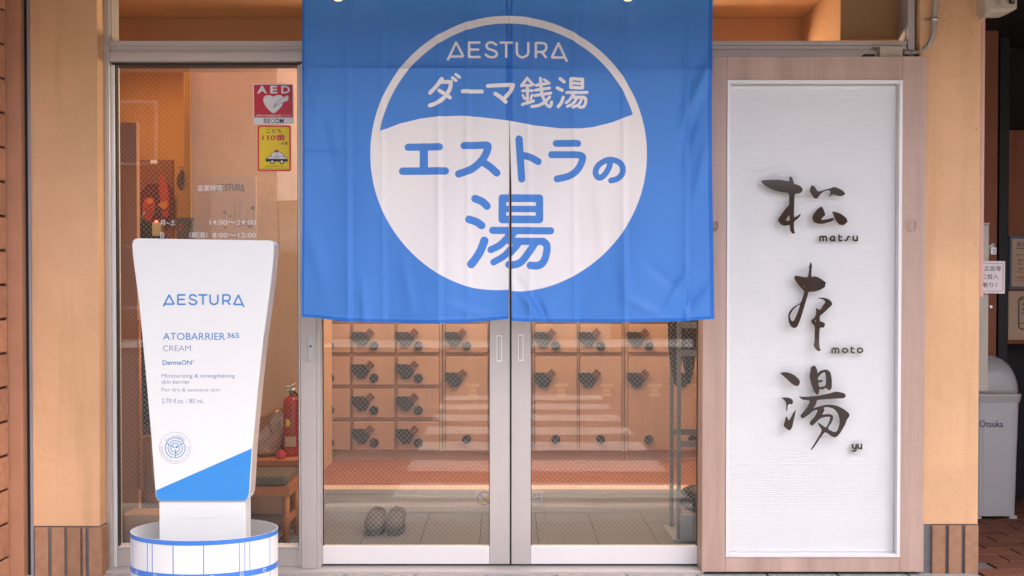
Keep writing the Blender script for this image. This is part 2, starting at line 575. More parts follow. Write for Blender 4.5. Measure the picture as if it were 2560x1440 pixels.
def curve_mesh(loops, extrude=0.0, bevel=0.0):
    """filled 2-D outline (holes by even-odd) -> (verts, faces) in the xy plane"""
    cu = bpy.data.curves.new("tmp", 'CURVE')
    cu.dimensions = '2D'
    cu.fill_mode = 'BOTH'
    cu.extrude = extrude - bevel
    if bevel:
        cu.bevel_depth = bevel
        cu.bevel_resolution = 3
        cu.offset = -bevel
    for lp in loops:
        sp = cu.splines.new('POLY')
        sp.points.add(len(lp) - 1)
        for i, p in enumerate(lp):
            sp.points[i].co = (p[0], p[1], 0, 1)
        sp.use_cyclic_u = True
    o = bpy.data.objects.new("tmp", cu)
    COL.objects.link(o)
    dg = bpy.context.evaluated_depsgraph_get()
    me = bpy.data.meshes.new_from_object(o.evaluated_get(dg))
    V = np.array([v.co for v in me.vertices]).reshape(-1, 3)
    Fc = [list(p.vertices) for p in me.polygons]
    bpy.data.objects.remove(o)
    bpy.data.curves.remove(cu)
    bpy.data.meshes.remove(me)
    return V, Fc


def smooth_loop(lp, it=1):
    for _ in range(it):
        q = []
        n = len(lp)
        for i in range(n):
            a, b = lp[i], lp[(i + 1) % n]
            q.append((a[0] * .8 + b[0] * .2, a[1] * .8 + b[1] * .2))
            q.append((a[0] * .2 + b[0] * .8, a[1] * .2 + b[1] * .8))
        lp = q
    return lp


def outline(name, loops_px, Y, thick, m, parent=None, bevel=0.0):
    """plate with a photo outline at its own depth Y, thickness running back"""
    loops = [[(P(x, y, Y)[0], P(x, y, Y)[2]) for x, y in lp] for lp in loops_px]
    V, Fc = curve_mesh(loops, thick / 2, bevel)
    W = np.stack([V[:, 0], Y + thick / 2 - V[:, 2], V[:, 1]], 1)
    return meshobj(name, W, Fc, m, parent)


_TXT = {}


def text_mesh(s, offset=0.0):
    key = (s, offset)
    if key not in _TXT:
        cu = bpy.data.curves.new("tmp", 'FONT')
        cu.body = s
        cu.resolution_u = 3
        cu.offset = offset
        o = bpy.data.objects.new("tmp", cu)
        COL.objects.link(o)
        dg = bpy.context.evaluated_depsgraph_get()
        me = bpy.data.meshes.new_from_object(o.evaluated_get(dg))
        V = np.array([v.co for v in me.vertices]).reshape(-1, 3)
        Fc = [list(p.vertices) for p in me.polygons]
        bpy.data.objects.remove(o)
        bpy.data.curves.remove(cu)
        bpy.data.meshes.remove(me)
        _TXT[key] = (V, Fc)
    return _TXT[key]


def text(name, s, bx, Y, m, parent, offset=0.0, solid=0.0):
    """lettering fitted into the photo box bx = (x0, y0, x1, y1) at depth Y"""
    V, Fc = text_mesh(s, offset)
    lo, hi = V.min(0), V.max(0)
    sx = (bx[2] - bx[0]) / (hi[0] - lo[0])
    sy = (bx[3] - bx[1]) / (hi[1] - lo[1])
    W = np.array([P(bx[0] + (v[0] - lo[0]) * sx, bx[3] - (v[1] - lo[1]) * sy, Y) for v in V])
    if solid:
        n = len(W)
        B = W + np.array([0, solid, 0])
        edges = {}
        for f in Fc:
            for i in range(len(f)):
                a, b = f[i], f[(i + 1) % len(f)]
                k = (min(a, b), max(a, b))
                edges[k] = None if k in edges else (a, b)
        side = [[e[1], e[0], e[0] + n, e[1] + n] for e in edges.values() if e]
        Fc = Fc + side
        W = np.concatenate([W, B])
    return meshobj(name, W, Fc, m, parent)


# ---- strokes as distance field -> clean printed shapes
def seg_dist(Xg, Yg, a, b):
    ax, ay = a
    bx, by = b
    dx, dy = bx - ax, by - ay
    L2 = dx * dx + dy * dy + 1e-9
    t = np.clip(((Xg - ax) * dx + (Yg - ay) * dy) / L2, 0, 1)
    return np.hypot(Xg - ax - t * dx, Yg - ay - t * dy)


def seg_butt(Xg, Yg, a, b, w):
    ax, ay = a
    bx, by = b
    L = math.hypot(bx - ax, by - ay)
    ux, uy = (bx - ax) / L, (by - ay) / L
    s = (Xg - ax) * ux + (Yg - ay) * uy
    d = np.abs(-(Xg - ax) * uy + (Yg - ay) * ux)
    return np.maximum(np.maximum(-s, s - L), d - w)


def resample(pts):
    """Catmull-Rom through the points"""
    if len(pts) < 3:
        return pts
    out = []
    n = len(pts)
    for i in range(n - 1):
        p0, p1, p2, p3 = pts[max(i - 1, 0)], pts[i], pts[i + 1], pts[min(i + 2, n - 1)]
        for k in range(6):
            t = k / 6
            out.append(tuple(0.5 * ((2 * p1[j]) + (-p0[j] + p2[j]) * t + (2 * p0[j] - 5 * p1[j] + 4 * p2[j] - p3[j]) * t * t
                                    + (-p0[j] + 3 * p1[j] - 3 * p2[j] + p3[j]) * t ** 3) for j in (0, 1)))
    out.append(pts[-1])
    return out


def field(strokes, Xg, Yg):
    """strokes: (points, radius, kind) with kind 'r' round, 'b' butt, 's' smooth round"""
    D = np.full(Xg.shape, 1e3)
    for pts, r, k in strokes:
        if k == 's':
            pts = resample(pts)
        for a, b in zip(pts[:-1], pts[1:]):
            lo = (min(a[0], b[0]) - r - 12, min(a[1], b[1]) - r - 12)
            hi = (max(a[0], b[0]) + r + 12, max(a[1], b[1]) + r + 12)
            m = (Xg >= lo[0]) & (Xg <= hi[0]) & (Yg >= lo[1]) & (Yg <= hi[1])
            if not m.any():
                continue
            d = seg_butt(Xg[m], Yg[m], a, b, r) if k == 'b' else seg_dist(Xg[m], Yg[m], a, b) - r
            D[m] = np.minimum(D[m], d)
    return D


def march(xs, ys, S, both=False):
    """cells of a grid cut along S = 0; returns pixel verts, faces, side (1 inside)"""
    nx, ny = len(xs), len(ys)
    Xg, Yg = np.meshgrid(xs, ys)
    V = list(zip(Xg.ravel().tolist(), Yg.ravel().tolist()))
    ins = (S < 0)
    idx = np.arange(nx * ny).reshape(ny, nx)
    c = ins[:-1, :-1].astype(int) + ins[:-1, 1:] + ins[1:, :-1] + ins[1:, 1:]
    q = np.stack([idx[:-1, :-1], idx[1:, :-1], idx[1:, 1:], idx[:-1, 1:]], -1)
    faces, side = [], []
    full = q[c == 4]
    faces += full.tolist(); side += [1] * len(full)
    if both:
        emp = q[c == 0]
        faces += emp.tolist(); side += [0] * len(emp)
    Sf = S.ravel()
    cutv = {}

    def cut(a, b):
        k = (a, b) if a < b else (b, a)
        if k not in cutv:
            sa, sb = Sf[k[0]], Sf[k[1]]
            t = min(max(sa / (sa - sb), 0.02), 0.98)
            pa, pb = V[k[0]], V[k[1]]
            V.append((pa[0] + (pb[0] - pa[0]) * t, pa[1] + (pb[1] - pa[1]) * t))
            cutv[k] = len(V) - 1
        return cutv[k]

    for cell in q[(c > 0) & (c < 4)].tolist():
        for want in ((1, 0) if both else (1,)):
            poly = []
            for i in range(4):
                a, b = cell[i], cell[(i + 1) % 4]
                ia, ib = (Sf[a] < 0) == bool(want), (Sf[b] < 0) == bool(want)
                if ia: poly.append(a)
                if ia != ib: poly.append(cut(a, b))
            if len(poly) >= 3:
                faces.append(poly); side.append(want)
    return np.array(V), faces, np.array(side)


def compact(V, faces):
    used = sorted({i for f in faces for i in f})
    mp = {u: i for i, u in enumerate(used)}
    return V[used], [[mp[i] for i in f] for f in faces]


def stroke_print(name, strokes, Y, m, parent, step=1.0, cutfield=None):
    xs_ = [p[0] for s in strokes for p in s[0]]
    ys_ = [p[1] for s in strokes for p in s[0]]
    r = max(s[1] for s in strokes) + 2
    xs = np.arange(min(xs_) - r, max(xs_) + r + step, step)
    ys = np.arange(min(ys_) - r, max(ys_) + r + step, step)
    Xg, Yg = np.meshgrid(xs, ys)
    V, Fc, _ = march(xs, ys, field(strokes, Xg, Yg))
    V, Fc = compact(V, Fc)
    W = [P(x, y, Y) for x, y in V]
    return meshobj(name, W, Fc, m, parent)


def zmap(ox, oy, sc):
    return lambda pts: [(ox + x / sc, oy + y / sc) for x, y in pts]


def arc(cx, cy, r, a0, a1, n=24):
    return [(cx + r * math.cos(math.radians(a0 + (a1 - a0) * i / n)), cy + r * math.sin(math.radians(a0 + (a1 - a0) * i / n))) for i in range(n + 1)]


def wordmark(x0, x1, yt, yb, w):
    """the seven-letter word AESTURA with its open delta As"""
    g = lambda x, y: (x0 + (x1 - x0) * x / 940.0, yt + (yb - yt) * y / 120.0)
    k = (x1 - x0) / 940.0
    S = []
    def ln(*p): S.append(([g(*q) for q in p], w, 'b'))
    ln((70, 2), (2, 140)); ln((66, 2), (126, 112)); ln((22, 112), (126, 112))
    ln((170, 0), (170, 120)); ln((170, 6), (258, 6)); ln((170, 58), (250, 58)); ln((170, 114), (260, 114))
    sx = [(382, 22), (352, 6), (322, 8), (306, 30), (318, 52), (350, 62), (382, 78), (384, 102), (356, 116), (322, 112), (300, 96)]
    S.append(([g(*q) for q in sx], w, 's'))
    ln((408, 6), (512, 6)); ln((460, 0), (460, 120))
    ln((543, 0), (543, 74)); ln((633, 0), (633, 74))
    S.append(([g(*q) for q in [(543, 72), (552, 100), (588, 116), (624, 100), (633, 72)]], w, 's'))
    ln((692, 0), (692, 120)); ln((692, 6), (742, 6)); ln((692, 74), (742, 74)); ln((738, 74), (776, 120))
    S.append(([g(*q) for q in [(740, 6), (768, 16), (774, 40), (764, 64), (740, 74)]], w, 's'))
    ln((868, 4), (936, 148)); ln((872, 4), (816, 116)); ln((816, 116), (916, 116))
    return S


# ------------------------------------------------------------------ depths (metres, 0 = glass line)
Y_FRAME = -0.05      # face of the aluminium shop front
Y_PIL = -0.117       # face of the left pillar
Y_BOX = -0.10        # face of the light-box cabinet
Y_PR = -0.075        # face of the right pillar
Y_NOR = -0.25        # noren curtain
Y_TUBE = -0.53       # face of the tube display
Y_STEP = 1.05
Y_LOCK = 1.88

# ================================================================== SETTING
# street
g = box('ground', -60, 60, -60, 25, -0.30, -0.016, 'paving', bev=0); tag(g, 'grey paved ground beneath the street and buildings', kind='structure')
road = box('road', -40, 40, -13.2, -1.25, -0.20, -0.010, 'asphalt', bev=0); tag(road, 'dark asphalt road in front of the bath house', kind='structure')
for i in range(7):
    y = -1.62 - 0.79 * i
    box('crosswalk_stripe', -0.62, 1.05, y - 0.21, y + 0.21, -0.009, -0.005, 'road_paint', road, bev=0)
kb = box('kerb', -40, 40, -1.25, -1.10, -0.2, 0.006, 'kerb', bev=0.01); tag(kb, 'pale concrete kerb along the road', kind='structure')
kb2 = box('kerb', -40, 40, -13.35, -13.2, -0.2, 0.10, 'kerb', bev=0.01); tag(kb2, 'pale concrete kerb on the far side of the road', kind='structure')
fp = box('far_pavement', -40, 40, -16.0, -13.35, -0.2, 0.09, 'paving', bev=0); tag(fp, 'pavement on the far side of the road', kind='structure')

# threshold paving in front of the doors: separate slabs
bed = box('doorstep_bed', -2.1, 1.95, -1.10, 0.0, -0.1, -0.004, 'mortar', bev=0); tag(bed, 'mortar bed of the doorstep paving', kind='structure')
slab_me = None
for r in range(3):
    for c in range(14):
        x = -2.08 + c * 0.288 + (0.07 if r % 2 else 0)
        y = -1.085 + r * 0.345
        if slab_me is None:
            s = box('paving_slab', x, x + 0.28, y, y + 0.337, -0.03, 0.004, 'slab', bed, bev=0.004)
            slab_me, slab_o = s.data, WLOC[s.name].copy() - Vector((x, y, 0))
        else:
            s = bpy.data.objects.new('paving_slab', slab_me)
            _link(s, bed, slab_o + Vector((x, y, 0)))

# entrance hall floor tiles (0.275 m), raised floor, step
tb = box('entrance_floor', -2.2, 1.9, 0.09, Y_STEP, -0.08, -0.006, 'grout', bev=0); tag(tb, 'grey tiled entrance floor behind the glass doors', kind='structure')
tile_me = None
x_t0 = X_(870.6, 0.05, 1362) - 0.275 * 6
for r in range(4):
    for c in range(14):
        x = x_t0 + c * 0.275
        y = 0.10 + r * 0.238
        if x > 1.85: continue
        if tile_me is None:
            s = box('floor_tile', x, x + 0.270, y, y + 0.234, -0.02, 0.0, 'tile', tb, bev=0.002)
            tile_me, tile_o = s.data, WLOC[s.name].copy() - Vector((x, y, 0))
        else:
            s = bpy.data.objects.new('floor_tile', tile_me)
            _link(s, tb, tile_o + Vector((x, y, 0)))
z_up = Z_(1222, Y_STEP)
st = box('step', -1.02, 1.9, Y_STEP, Y_STEP + 0.10, -0.05, z_up - 0.026, 'step_stone', bev=0.003); tag(st, 'cream stone step up to the raised floor', kind='structure')
box('step_edge', -1.02, 1.9, Y_STEP - 0.006, Y_STEP + 0.10, z_up - 0.026, z_up, 'step_edge', st, bev=0.003)
box('skirting', -1.02, 1.9, Y_STEP - 0.004, Y_STEP - 0.0005, 0.001, 0.032, 'step_edge', st, bev=0.001)
rf = box('raised_floor', -2.2, 1.9, Y_STEP + 0.10, 3.3, -0.05, z_up - 0.003, 'carpet', bev=0); tag(rf, 'rust red raised floor in front of the shoe lockers', kind='structure')

# interior shell
iw = box('interior_back_wall', -2.6, 1.9, 2.55, 2.7, -0.1, 2.7, 'orange_wall', bev=0); tag(iw, 'orange rendered back wall inside', kind='structure')
il = box('interior_side_wall', -2.6, -2.3, 0.06, 2.55, -0.1, 2.7, 'orange_wall', bev=0); tag(il, 'orange rendered side wall inside, behind the pillar', kind='structure')
ir = box('interior_end_wall', 1.76, 1.9, 0.06, 2.55, -0.1, 2.7, 'orange_wall', bev=0); tag(ir, 'orange rendered end wall inside, behind the sign cabinet', kind='structure')
ZC = 2.46
ic = box('interior_ceiling', -2.6, 1.9, 0.05, 2.55, ZC, 2.7, 'ceiling_paint', bev=0); tag(ic, 'orange painted ceiling inside the entrance', kind='structure')
# bulkhead seen through the transom
bh = box('bulkhead', -2.3, X_(2004, 0.6, 75), 0.6, 0.70, 2.22, ZC - 0.002, 'beam_paint', bev=0.003); tag(bh, 'brown bulkhead beam under the ceiling', kind='structure')
sw = box('bulkhead_side', X_(2004, 0.6, 75), X_(2004, 0.6, 75) + 0.3, 0.055, 0.70, 2.22, ZC - 0.002, 'beam_paint', bev=0.003); tag(sw, 'dark brown side of the bulkhead beyond the transom glass', kind='structure')
# peach wall block between corridor and entrance hall
xa, xb = X_(480, 1.0, 400), X_(757, 1.0, 400)
pw_ = box('interior_partition_wall', xa, xb, 1.0, 1.87, -0.05, ZC - 0.003, 'peach_wall', bev=0.004); tag(pw_, 'peach rendered partition wall behind the side window', kind='structure')
po = box('interior_post', X_(462, 1.0, 300), xa - 0.002, 0.985, 1.10, -0.05, ZC - 0.004, 'orange_wall', bev=0.004); tag(po, 'orange corner post of the partition wall', kind='structure')

# ================================================================== BATH HOUSE SHELL
ZT = 2.62
house = thing('bath_house', (0, 0.5, 0), 'upper storey and canopy of the bath house above the entrance', 'building')
box('upper_wall', -6, 6, 0.0, 6.5, 2.72, 7.6, 'stucco', house, bev=0)
box('canopy', -6, 6, -1.05, -0.002, 2.80, 3.05, 'canopy_paint', house, bev=0.01)
box('canopy_shade_drop', -6, 6, -1.14, -1.052, 2.335, 3.10, 'far_brown', house, bev=0.005)  # unseen edge added to the canopy, its drop set to shade the upper front
box('lintel_wall', X_(280, Y_FRAME), X_(2262, Y_FRAME), -0.03, 0.04, 2.62, 2.795, 'stucco', house, bev=0)
box('rear_wall', -6, 6, 3.2, 6.5, -0.1, 2.715, 'far_brown', house, bev=0)
box('flank_wall', -6, -2.62, 0.1, 3.19, -0.1, 2.715, 'far_brown', house, bev=0)

# ================================================================== LEFT SIDE WALL OF BLOCKS
XW = X_(24, -0.13, 740)
wing = thing('block_wall', (XW - 0.2, -0.6, 0), 'rust brown wall of stacked blocks beside the entrance pillar', 'wall')
box('core', XW - 0.30, XW - 0.012, -0.41, -0.14, -0.01, 2.79, 'dark_joint', wing, bev=0)
hcourse = 0.1372
bl = None
for r in range(21):
    for c in range(1):
        y0 = -0.144 - c * 0.27 - 0.262
        z0 = 0.0 + r * hcourse - 0.045
        if r == 20: continue
        if bl is None:
            o = box('block', XW - 0.10, XW, y0, y0 + 0.262, z0 + 0.005, z0 + hcourse - 0.005, 'block', wing, bev=0.006)
            bl, blo = o.data, WLOC[o.name].copy() - Vector((0, y0, z0))
        else:
            o = bpy.data.objects.new('block', bl)
            _link(o, wing, blo + Vector((random.uniform(-0.002, 0.002), y0, z0)))
box('end_trim', XW - 0.05, X_(55, -0.135, 740), -0.138, 0.09, -0.01, 2.79, 'block_trim', wing, bev=0.003)
dp = tag(box('black_channel', X_(56, -0.11, 740), X_(70, -0.11, 740), -0.10, 0.09, -0.01, 2.79, 'black', bev=0.002),
         'narrow black vertical channel between block wall and pillar', 'channel')  # solid black box filling the space beside the pillar

# ================================================================== PILLARS
pil = thing('pillar', (X_(165, Y_PIL), 0, 0), 'peach stucco pillar with brick foot beside the tube display', 'pillar')
zl = Z_(1316, Y_PIL)
xpl0, xpl1 = X_(79, Y_PIL), X_(247, Y_PIL)
box('shaft', xpl0, xpl1, Y_PIL, 0.09, zl, 2.80, 'stucco', pil, bev=0.004)
box('edge_strip', X_(71, Y_PIL), xpl0 - 0.001, Y_PIL + 0.004, 0.09, -0.01, 2.80, 'grey_strip', pil, bev=0.001)
box('foot_mortar', xpl0, xpl1 + 0.002, Y_PIL + 0.004, 0.09, -0.01, zl - 0.002, 'mortar', pil, bev=0.001)
for a, b in ((87, 120), (128, 160.5), (168, 201), (206, 214), (222, 255)):
    xa_, xb_ = X_(a, Y_PIL - 0.006, 1380), X_(b, Y_PIL - 0.006, 1380)
    box('brick', xa_, xb_, Y_PIL - 0.007 + random.uniform(-.002, .002), Y_PIL + 0.03 if b < 250 else Y_PIL + 0.02, 0.0, zl - 0.004, 'brick', pil, bev=0.003)
box('brick', xpl1 - 0.03, xpl1 + 0.008, Y_PIL + 0.024, Y_PIL + 0.062, 0.0, zl - 0.004, 'brick', pil, bev=0.003)

pir = thing('pillar', (X_(2380, Y_PR), 0.1, 0), 'peach stucco pillar with brick foot between sign cabinet and passage', 'pillar')
zr = Z_(1311, Y_PR)
xr0, xr1 = X_(2296, Y_PR), X_(2449, Y_PR)
box('shaft', xr0, xr1, Y_PR, 0.34, zr, 2.80, 'stucco', pir, bev=0.004)
box('foot_mortar', xr0, xr1 + 0.004, Y_PR + 0.004, 0.34, -0.01, zr - 0.002, 'mortar', pir, bev=0.001)
for a, b in ((2330, 2362.5), (2371, 2403), (2412, 2445.5)):
    box('brick', X_(a, Y_PR - 0.006, 1380), X_(b, Y_PR - 0.006, 1380), Y_PR - 0.008 + random.uniform(-.002, .002), Y_PR + 0.03, 0.0, zr - 0.004, 'brick', pir, bev=0.003)
for k in range(4):
    box('brick', xr1 - 0.03, xr1 + 0.012, Y_PR + 0.036 + k * 0.075, Y_PR + 0.10 + k * 0.075, 0.0, zr - 0.004, 'brick', pir, bev=0.003)
box('pale_trim', X_(2449.5, Y_PR), X_(2459, Y_PR), Y_PR + 0.002, Y_PR + 0.022, Z_(742, Y_PR), 2.80, 'trim_pink', pir, bev=0.002)
box('passage_face', xr1 + 0.001, xr1 + 0.008, Y_PR + 0.024, 0.34, zr, 2.80, 'stucco_pink', pir, bev=0.001)

# ================================================================== SHOP FRONT FRAME
front = thing('shop_front', (-0.3, 0.0, 0), 'brushed aluminium entrance frame with header rail and transom glass', 'frame')
ZH0, ZH1 = Z_(155, Y_FRAME), Z_(101, Y_FRAME)
xf0, xf1 = X_(262, Y_FRAME), X_(2283, Y_FRAME)
xj = X_(276, Y_FRAME)
box('jamb', xf0, xj, Y_FRAME, 0.06, 0.0, ZT, 'alu', front, bev=0.002)
box('jamb', X_(2266, Y_FRAME), xf1, Y_FRAME, 0.05, 0.0, ZT, 'alu', front, bev=0.002)
# header: stepped profile
xh1 = X_(2265, Y_FRAME)
box('header_rail', xj + 0.0005, xh1, Y_FRAME + 0.004, 0.05, ZH1 - 0.018, ZH1, 'alu_rail', front, bev=0.002)
for k, (za, zb_, yy) in enumerate(((ZH1 - 0.0295, ZH1 - 0.0185, 0.010), (ZH1 - 0.0355, ZH1 - 0.030, 0.006), (ZH1 - 0.0415, ZH1 - 0.036, 0.010),
                                  (ZH1 - 0.0475, ZH1 - 0.042, 0.006), (ZH0 + 0.004, ZH1 - 0.048, 0.002))):
    box('header_rib', xj + 0.0005, xh1, Y_FRAME + yy, 0.048 - k * 0.001, za, zb_, 'alu_rail', front, bev=0.0012)
box('header_shadow_gap', xj + 0.0005, xh1, Y_FRAME + 0.03, 0.045, ZH0 - 0.006, ZH0 + 0.0035, 'gasket', front, bev=0)
# transom glass
tg = box('transom_glass', xj + 0.004, xh1 - 0.004, -0.004, 0.001, ZH1 + 0.0005, ZT - 0.002, 'glass', front, bev=0)
box('transom_bead', xj + 0.0005, X_(283, Y_FRAME + 0.02), Y_FRAME + 0.02, 0.02, ZH1 + 0.0005, ZT - 0.002, 'alu', front, bev=0.001)
box('transom_bead', X_(2259, Y_FRAME + 0.02), xh1, Y_FRAME + 0.02, 0.02, ZH1 + 0.0005, ZT - 0.002, 'alu', front, bev=0.001)
box('head_frame', xj + 0.0005, xh1, Y_FRAME, 0.05, ZT, ZT + 0.045, 'alu', front, bev=0.002)
# mullion and sill
xm0, xm1 = X_(752, Y_FRAME, 1100), X_(790, Y_FRAME, 1100)
box('mullion', xm0, xm1, Y_FRAME, 0.05, 0.016, ZH0 - 0.007, 'alu', front, bev=0.002)
box('mullion_groove', xm1 + 0.0005, X_(801, Y_FRAME + 0.01, 1100), Y_FRAME + 0.01, 0.05, 0.016, ZH0 - 0.007, 'alu', front, bev=0.001)
box('mullion_line', X_(757.5, Y_FRAME - .0006, 1100), X_(758.6, Y_FRAME - .0006, 1100), Y_FRAME - 0.0006, Y_FRAME + 0.004, 0.02, ZH0 - 0.01, 'alu_rail', front, bev=0)
box('sill', xf0 + 0.001, X_(1757, -0.06, 1430), -0.085, 0.085, -0.004, 0.0155, 'alu', front, bev=0.002)
box('sill_track', xm1 + 0.02, X_(1745, 0, 1420), 0.0, 0.05, 0.0156, 0.021, 'gasket', front, bev=0)

# flush lock plate on the mullion
lk = box('lock_plate', X_(770, Y_FRAME, 870), X_(783.5, Y_FRAME, 870), Y_FRAME - 0.004, Y_FRAME - 0.0005, Z_(904, Y_FRAME), Z_(838, Y_FRAME), 'steel', front, bev=0.001)
box('lock_inlay', X_(772, Y_FRAME, 870), X_(781.5, Y_FRAME, 870), Y_FRAME - 0.0052, Y_FRAME - 0.0041, Z_(900, Y_FRAME), Z_(842, Y_FRAME), 'bin_grey', lk, bev=0)
c_ = P(776.8, 866, Y_FRAME - 0.0055)
kh = lathe('keyhole', (0, 0, 0), [(0.004, 0), (0.004, 0.002)], 'black', lk, seg=14)
kh.rotation_euler = (math.pi / 2, 0, 0); kh.location = Vector(c_) - WLOC[lk.name]


def wires(name, x0, x1, z0, z1, y, parent, pitch=0.0215, w=0.00038):
    """diamond security wire cast in the pane"""
    V, Fc = [], []
    ext = (x1 - x0) + (z1 - z0)
    n = int(ext / pitch) + 2
    for sgn in (1, -1):
        for i in range(n):
            c = (x0 - (z1 - z0) + i * pitch + 0.004) if sgn == 1 else (x0 + i * pitch)
            # line: x = c + sgn*(z - z0)
            t0 = max(0, ((x0 - c) if sgn == 1 else (c - x1)))
            t1 = min(z1 - z0, ((x1 - c) if sgn == 1 else (c - x0)))
            if t1 - t0 < 0.004: continue
            a = (c + sgn * t0, z0 + t0)
            b = (c + sgn * t1, z0 + t1)
            o = w * 0.7071
            k = len(V)
            yy = y + (0.0004 if sgn == 1 else 0.0)
            V += [(a[0] - o, yy, a[1] + sgn * o), (a[0] + o, yy, a[1] - sgn * o), (b[0] + o, yy, b[1] - sgn * o), (b[0] - o, yy, b[1] + sgn * o)]
            Fc.append([k, k + 1, k + 2, k + 3])
    o = meshobj(name, V, Fc, 'wire', parent)
    return tag(o, kind='stuff')


wires('transom_wire', xj + 0.006, xh1 - 0.006, ZH1 + 0.003, ZT - 0.004, -0.0015, tg, w=0.00022)

# side window
side = thing('side_window', (X_(520, 0), 0, 0.016), 'tall fixed side window with wired glass behind the tube display', 'window')
xs0, xs1 = X_(278, -0.03, 760), X_(751, -0.03, 760)
xg0, xg1 = X_(291, -0.02, 760), X_(747, -0.02, 760)
zb0 = Z_(1366, -0.02)
ztop = ZH0 - 0.0075
box('stile', xs0 + 0.003, xg0, -0.03, 0.03, 0.016, ztop, 'alu_white', side, bev=0.0015)
box('stile', xg1, xs1 - 0.001, -0.03, 0.03, 0.016, ztop, 'alu_white', side, bev=0.0015)
box('bottom_rail', xg0 + 0.0005, xg1 - 0.0005, -0.028, 0.03, 0.10, zb0, 'alu_white', side, bev=0.002)
box('bottom_panel', xg0 + 0.0005, xg1 - 0.0005, -0.022, 0.03, 0.016, 0.0995, 'alu', side, bev=0.002)
box('gasket', xg0, xg0 + 0.005, -0.02, 0.005, zb0 + .0005, ztop, 'gasket', side, bev=0)
box('gasket', xg1 - 0.004, xg1, -0.02, 0.005, zb0 + .0005, ztop, 'gasket', side, bev=0)
pn = box('pane', xg0 + 0.0055, xg1 - 0.0045, -0.003, 0.003, zb0 + 0.0005, ztop, 'glass', side, bev=0)
wires('wire_mesh', xg0 + 0.006, xg1 - 0.005, zb0 + 0.001, ztop - 0.001, -0.0005, pn)


def door(label, pxl0, pxl1, pxr0, pxr1, glass_px, lock_px, yo):
    """sliding leaf: stiles, bottom and top rail, wired pane, recessed pull"""
    yf = yo
    x0 = X_(pxl0, yf, 1100); x1 = X_(pxl1, yf, 1100); x2 = X_(pxr0, yf, 1100); x3 = X_(pxr1, yf, 1100)
    d = thing('sliding_door', ((x0 + x3) / 2, yf, 0.021), label, 'door', 'pair of glass sliding doors')
    zt = ZH0 - 0.008
    zr_ = Z_(1366, yf)
    z0_ = 0.024
    box('stile', x0, x1, yf, yf + 0.032, z0_, zt, 'alu', d, bev=0.002)
    box('stile', x2, x3, yf, yf + 0.032, z0_, zt, 'alu', d, bev=0.002)
    box('bottom_rail', x1 + 0.0004, x2 - 0.0004, yf + 0.001, yf + 0.031, z0_, zr_, 'alu_white', d, bev=0.002)
    box('top_rail', x1 + 0.0004, x2 - 0.0004, yf + 0.001, yf + 0.031, zt - 0.08, zt, 'alu', d, bev=0.002)
    box('gasket', x1 + 0.0004, x1 + 0.003, yf + 0.006, yf + 0.02, zr_ + .0005, zt - .081, 'gasket', d, bev=0)
    box('gasket', x2 - 0.003, x2 - 0.0004, yf + 0.006, yf + 0.02, zr_ + .0005, zt - .081, 'gasket', d, bev=0)
    pane = box('pane', x1 + 0.0034, x2 - 0.0034, yf + 0.013, yf + 0.019, zr_ + 0.0005, zt - 0.081, 'glass', d, bev=0)
    wires('wire_mesh', x1 + 0.004, x2 - 0.004, zr_ + 0.001, zt - 0.082, yf + 0.0155, pane)
    # pull handle: frame of four bars round a sunken plate
    a, b, c2, d2 = lock_px
    hx0, hx1, hz0, hz1 = X_(a, yf, 870), X_(c2, yf, 870), Z_(d2, yf), Z_(b, yf)
    bm = bmesh.new()
    t = 0.0045
    for q in ((hx0, hx0 + t, hz0, hz1), (hx1 - t, hx1, hz0, hz1), (hx0 + t, hx1 - t, hz0, hz0 + t * 1.3), (hx0 + t, hx1 - t, hz1 - t * 1.3, hz1)):
        bm_box(bm, q[0], q[1], yf - 0.0035, yf - 0.0004, q[2], q[3])
    h = bmobj('pull_handle', bm, 'alu_white', d)
    box('pull_recess', hx0 + t, hx1 - t, yf - 0.0018, yf - 0.0006, hz0 + t * 1.3, hz1 - t * 1.3, 'ink_grey', h, bev=0)
    box('pull_plate', hx0 + t * 1.5, hx1 - t * 1.2, yf - 0.0026, yf - 0.0019, hz0 + t * 1.6, hz1 - t * 1.9, 'alu', h, bev=0)
    return d


door('glass sliding door with aluminium stiles beside the mullion with the lock plate', 801.5, 806, 1224, 1274.2, None, (1241.5, 838, 1255, 904), -0.012)
door('glass sliding door with aluminium stiles next to the timber sign cabinet', 1278.8, 1327, 1745, 1760, None, (1295.5, 836, 1308.5, 902), -0.012)

mg = box('meeting_gasket', X_(1274.5, -0.012, 1100), X_(1278.5, -0.012, 1100), -0.004, 0.014, 0.024, ZH0 - 0.009, 'gasket', front, bev=0)

# ================================================================== SIGN CABINET
cab = thing('sign_cabinet', (X_(2035, Y_BOX), 0.0, 0), 'tall pinkish timber sign cabinet with white pleated panel in white frame', 'sign')
xc0, xc1 = X_(1757, Y_BOX, 780), X_(2313, Y_BOX, 780)
zc1 = Z_(141, Y_BOX)
xi0, xi1 = X_(1816, Y_BOX, 780), X_(2253, Y_BOX, 780)
zi0, zi1 = Z_(1393, Y_BOX), Z_(200, Y_BOX)
yb = 0.03
box('side_board', xc0, xi0 - 0.0005, Y_BOX, yb, 0.017, zc1, 'laminate', cab, bev=0.0015)
box('side_board', xi1 + 0.0005, xc1, Y_BOX, yb, 0.017, zc1, 'laminate', cab, bev=0.0015)
box('top_board', xi0, xi1, Y_BOX + 0.0004, yb, zi1 + 0.0005, zc1 - 0.0003, 'laminate', cab, bev=0.0015)
box('bottom_board', xi0, xi1, Y_BOX + 0.0004, yb, 0.017, zi0 - 0.0005, 'laminate', cab, bev=0.0015)
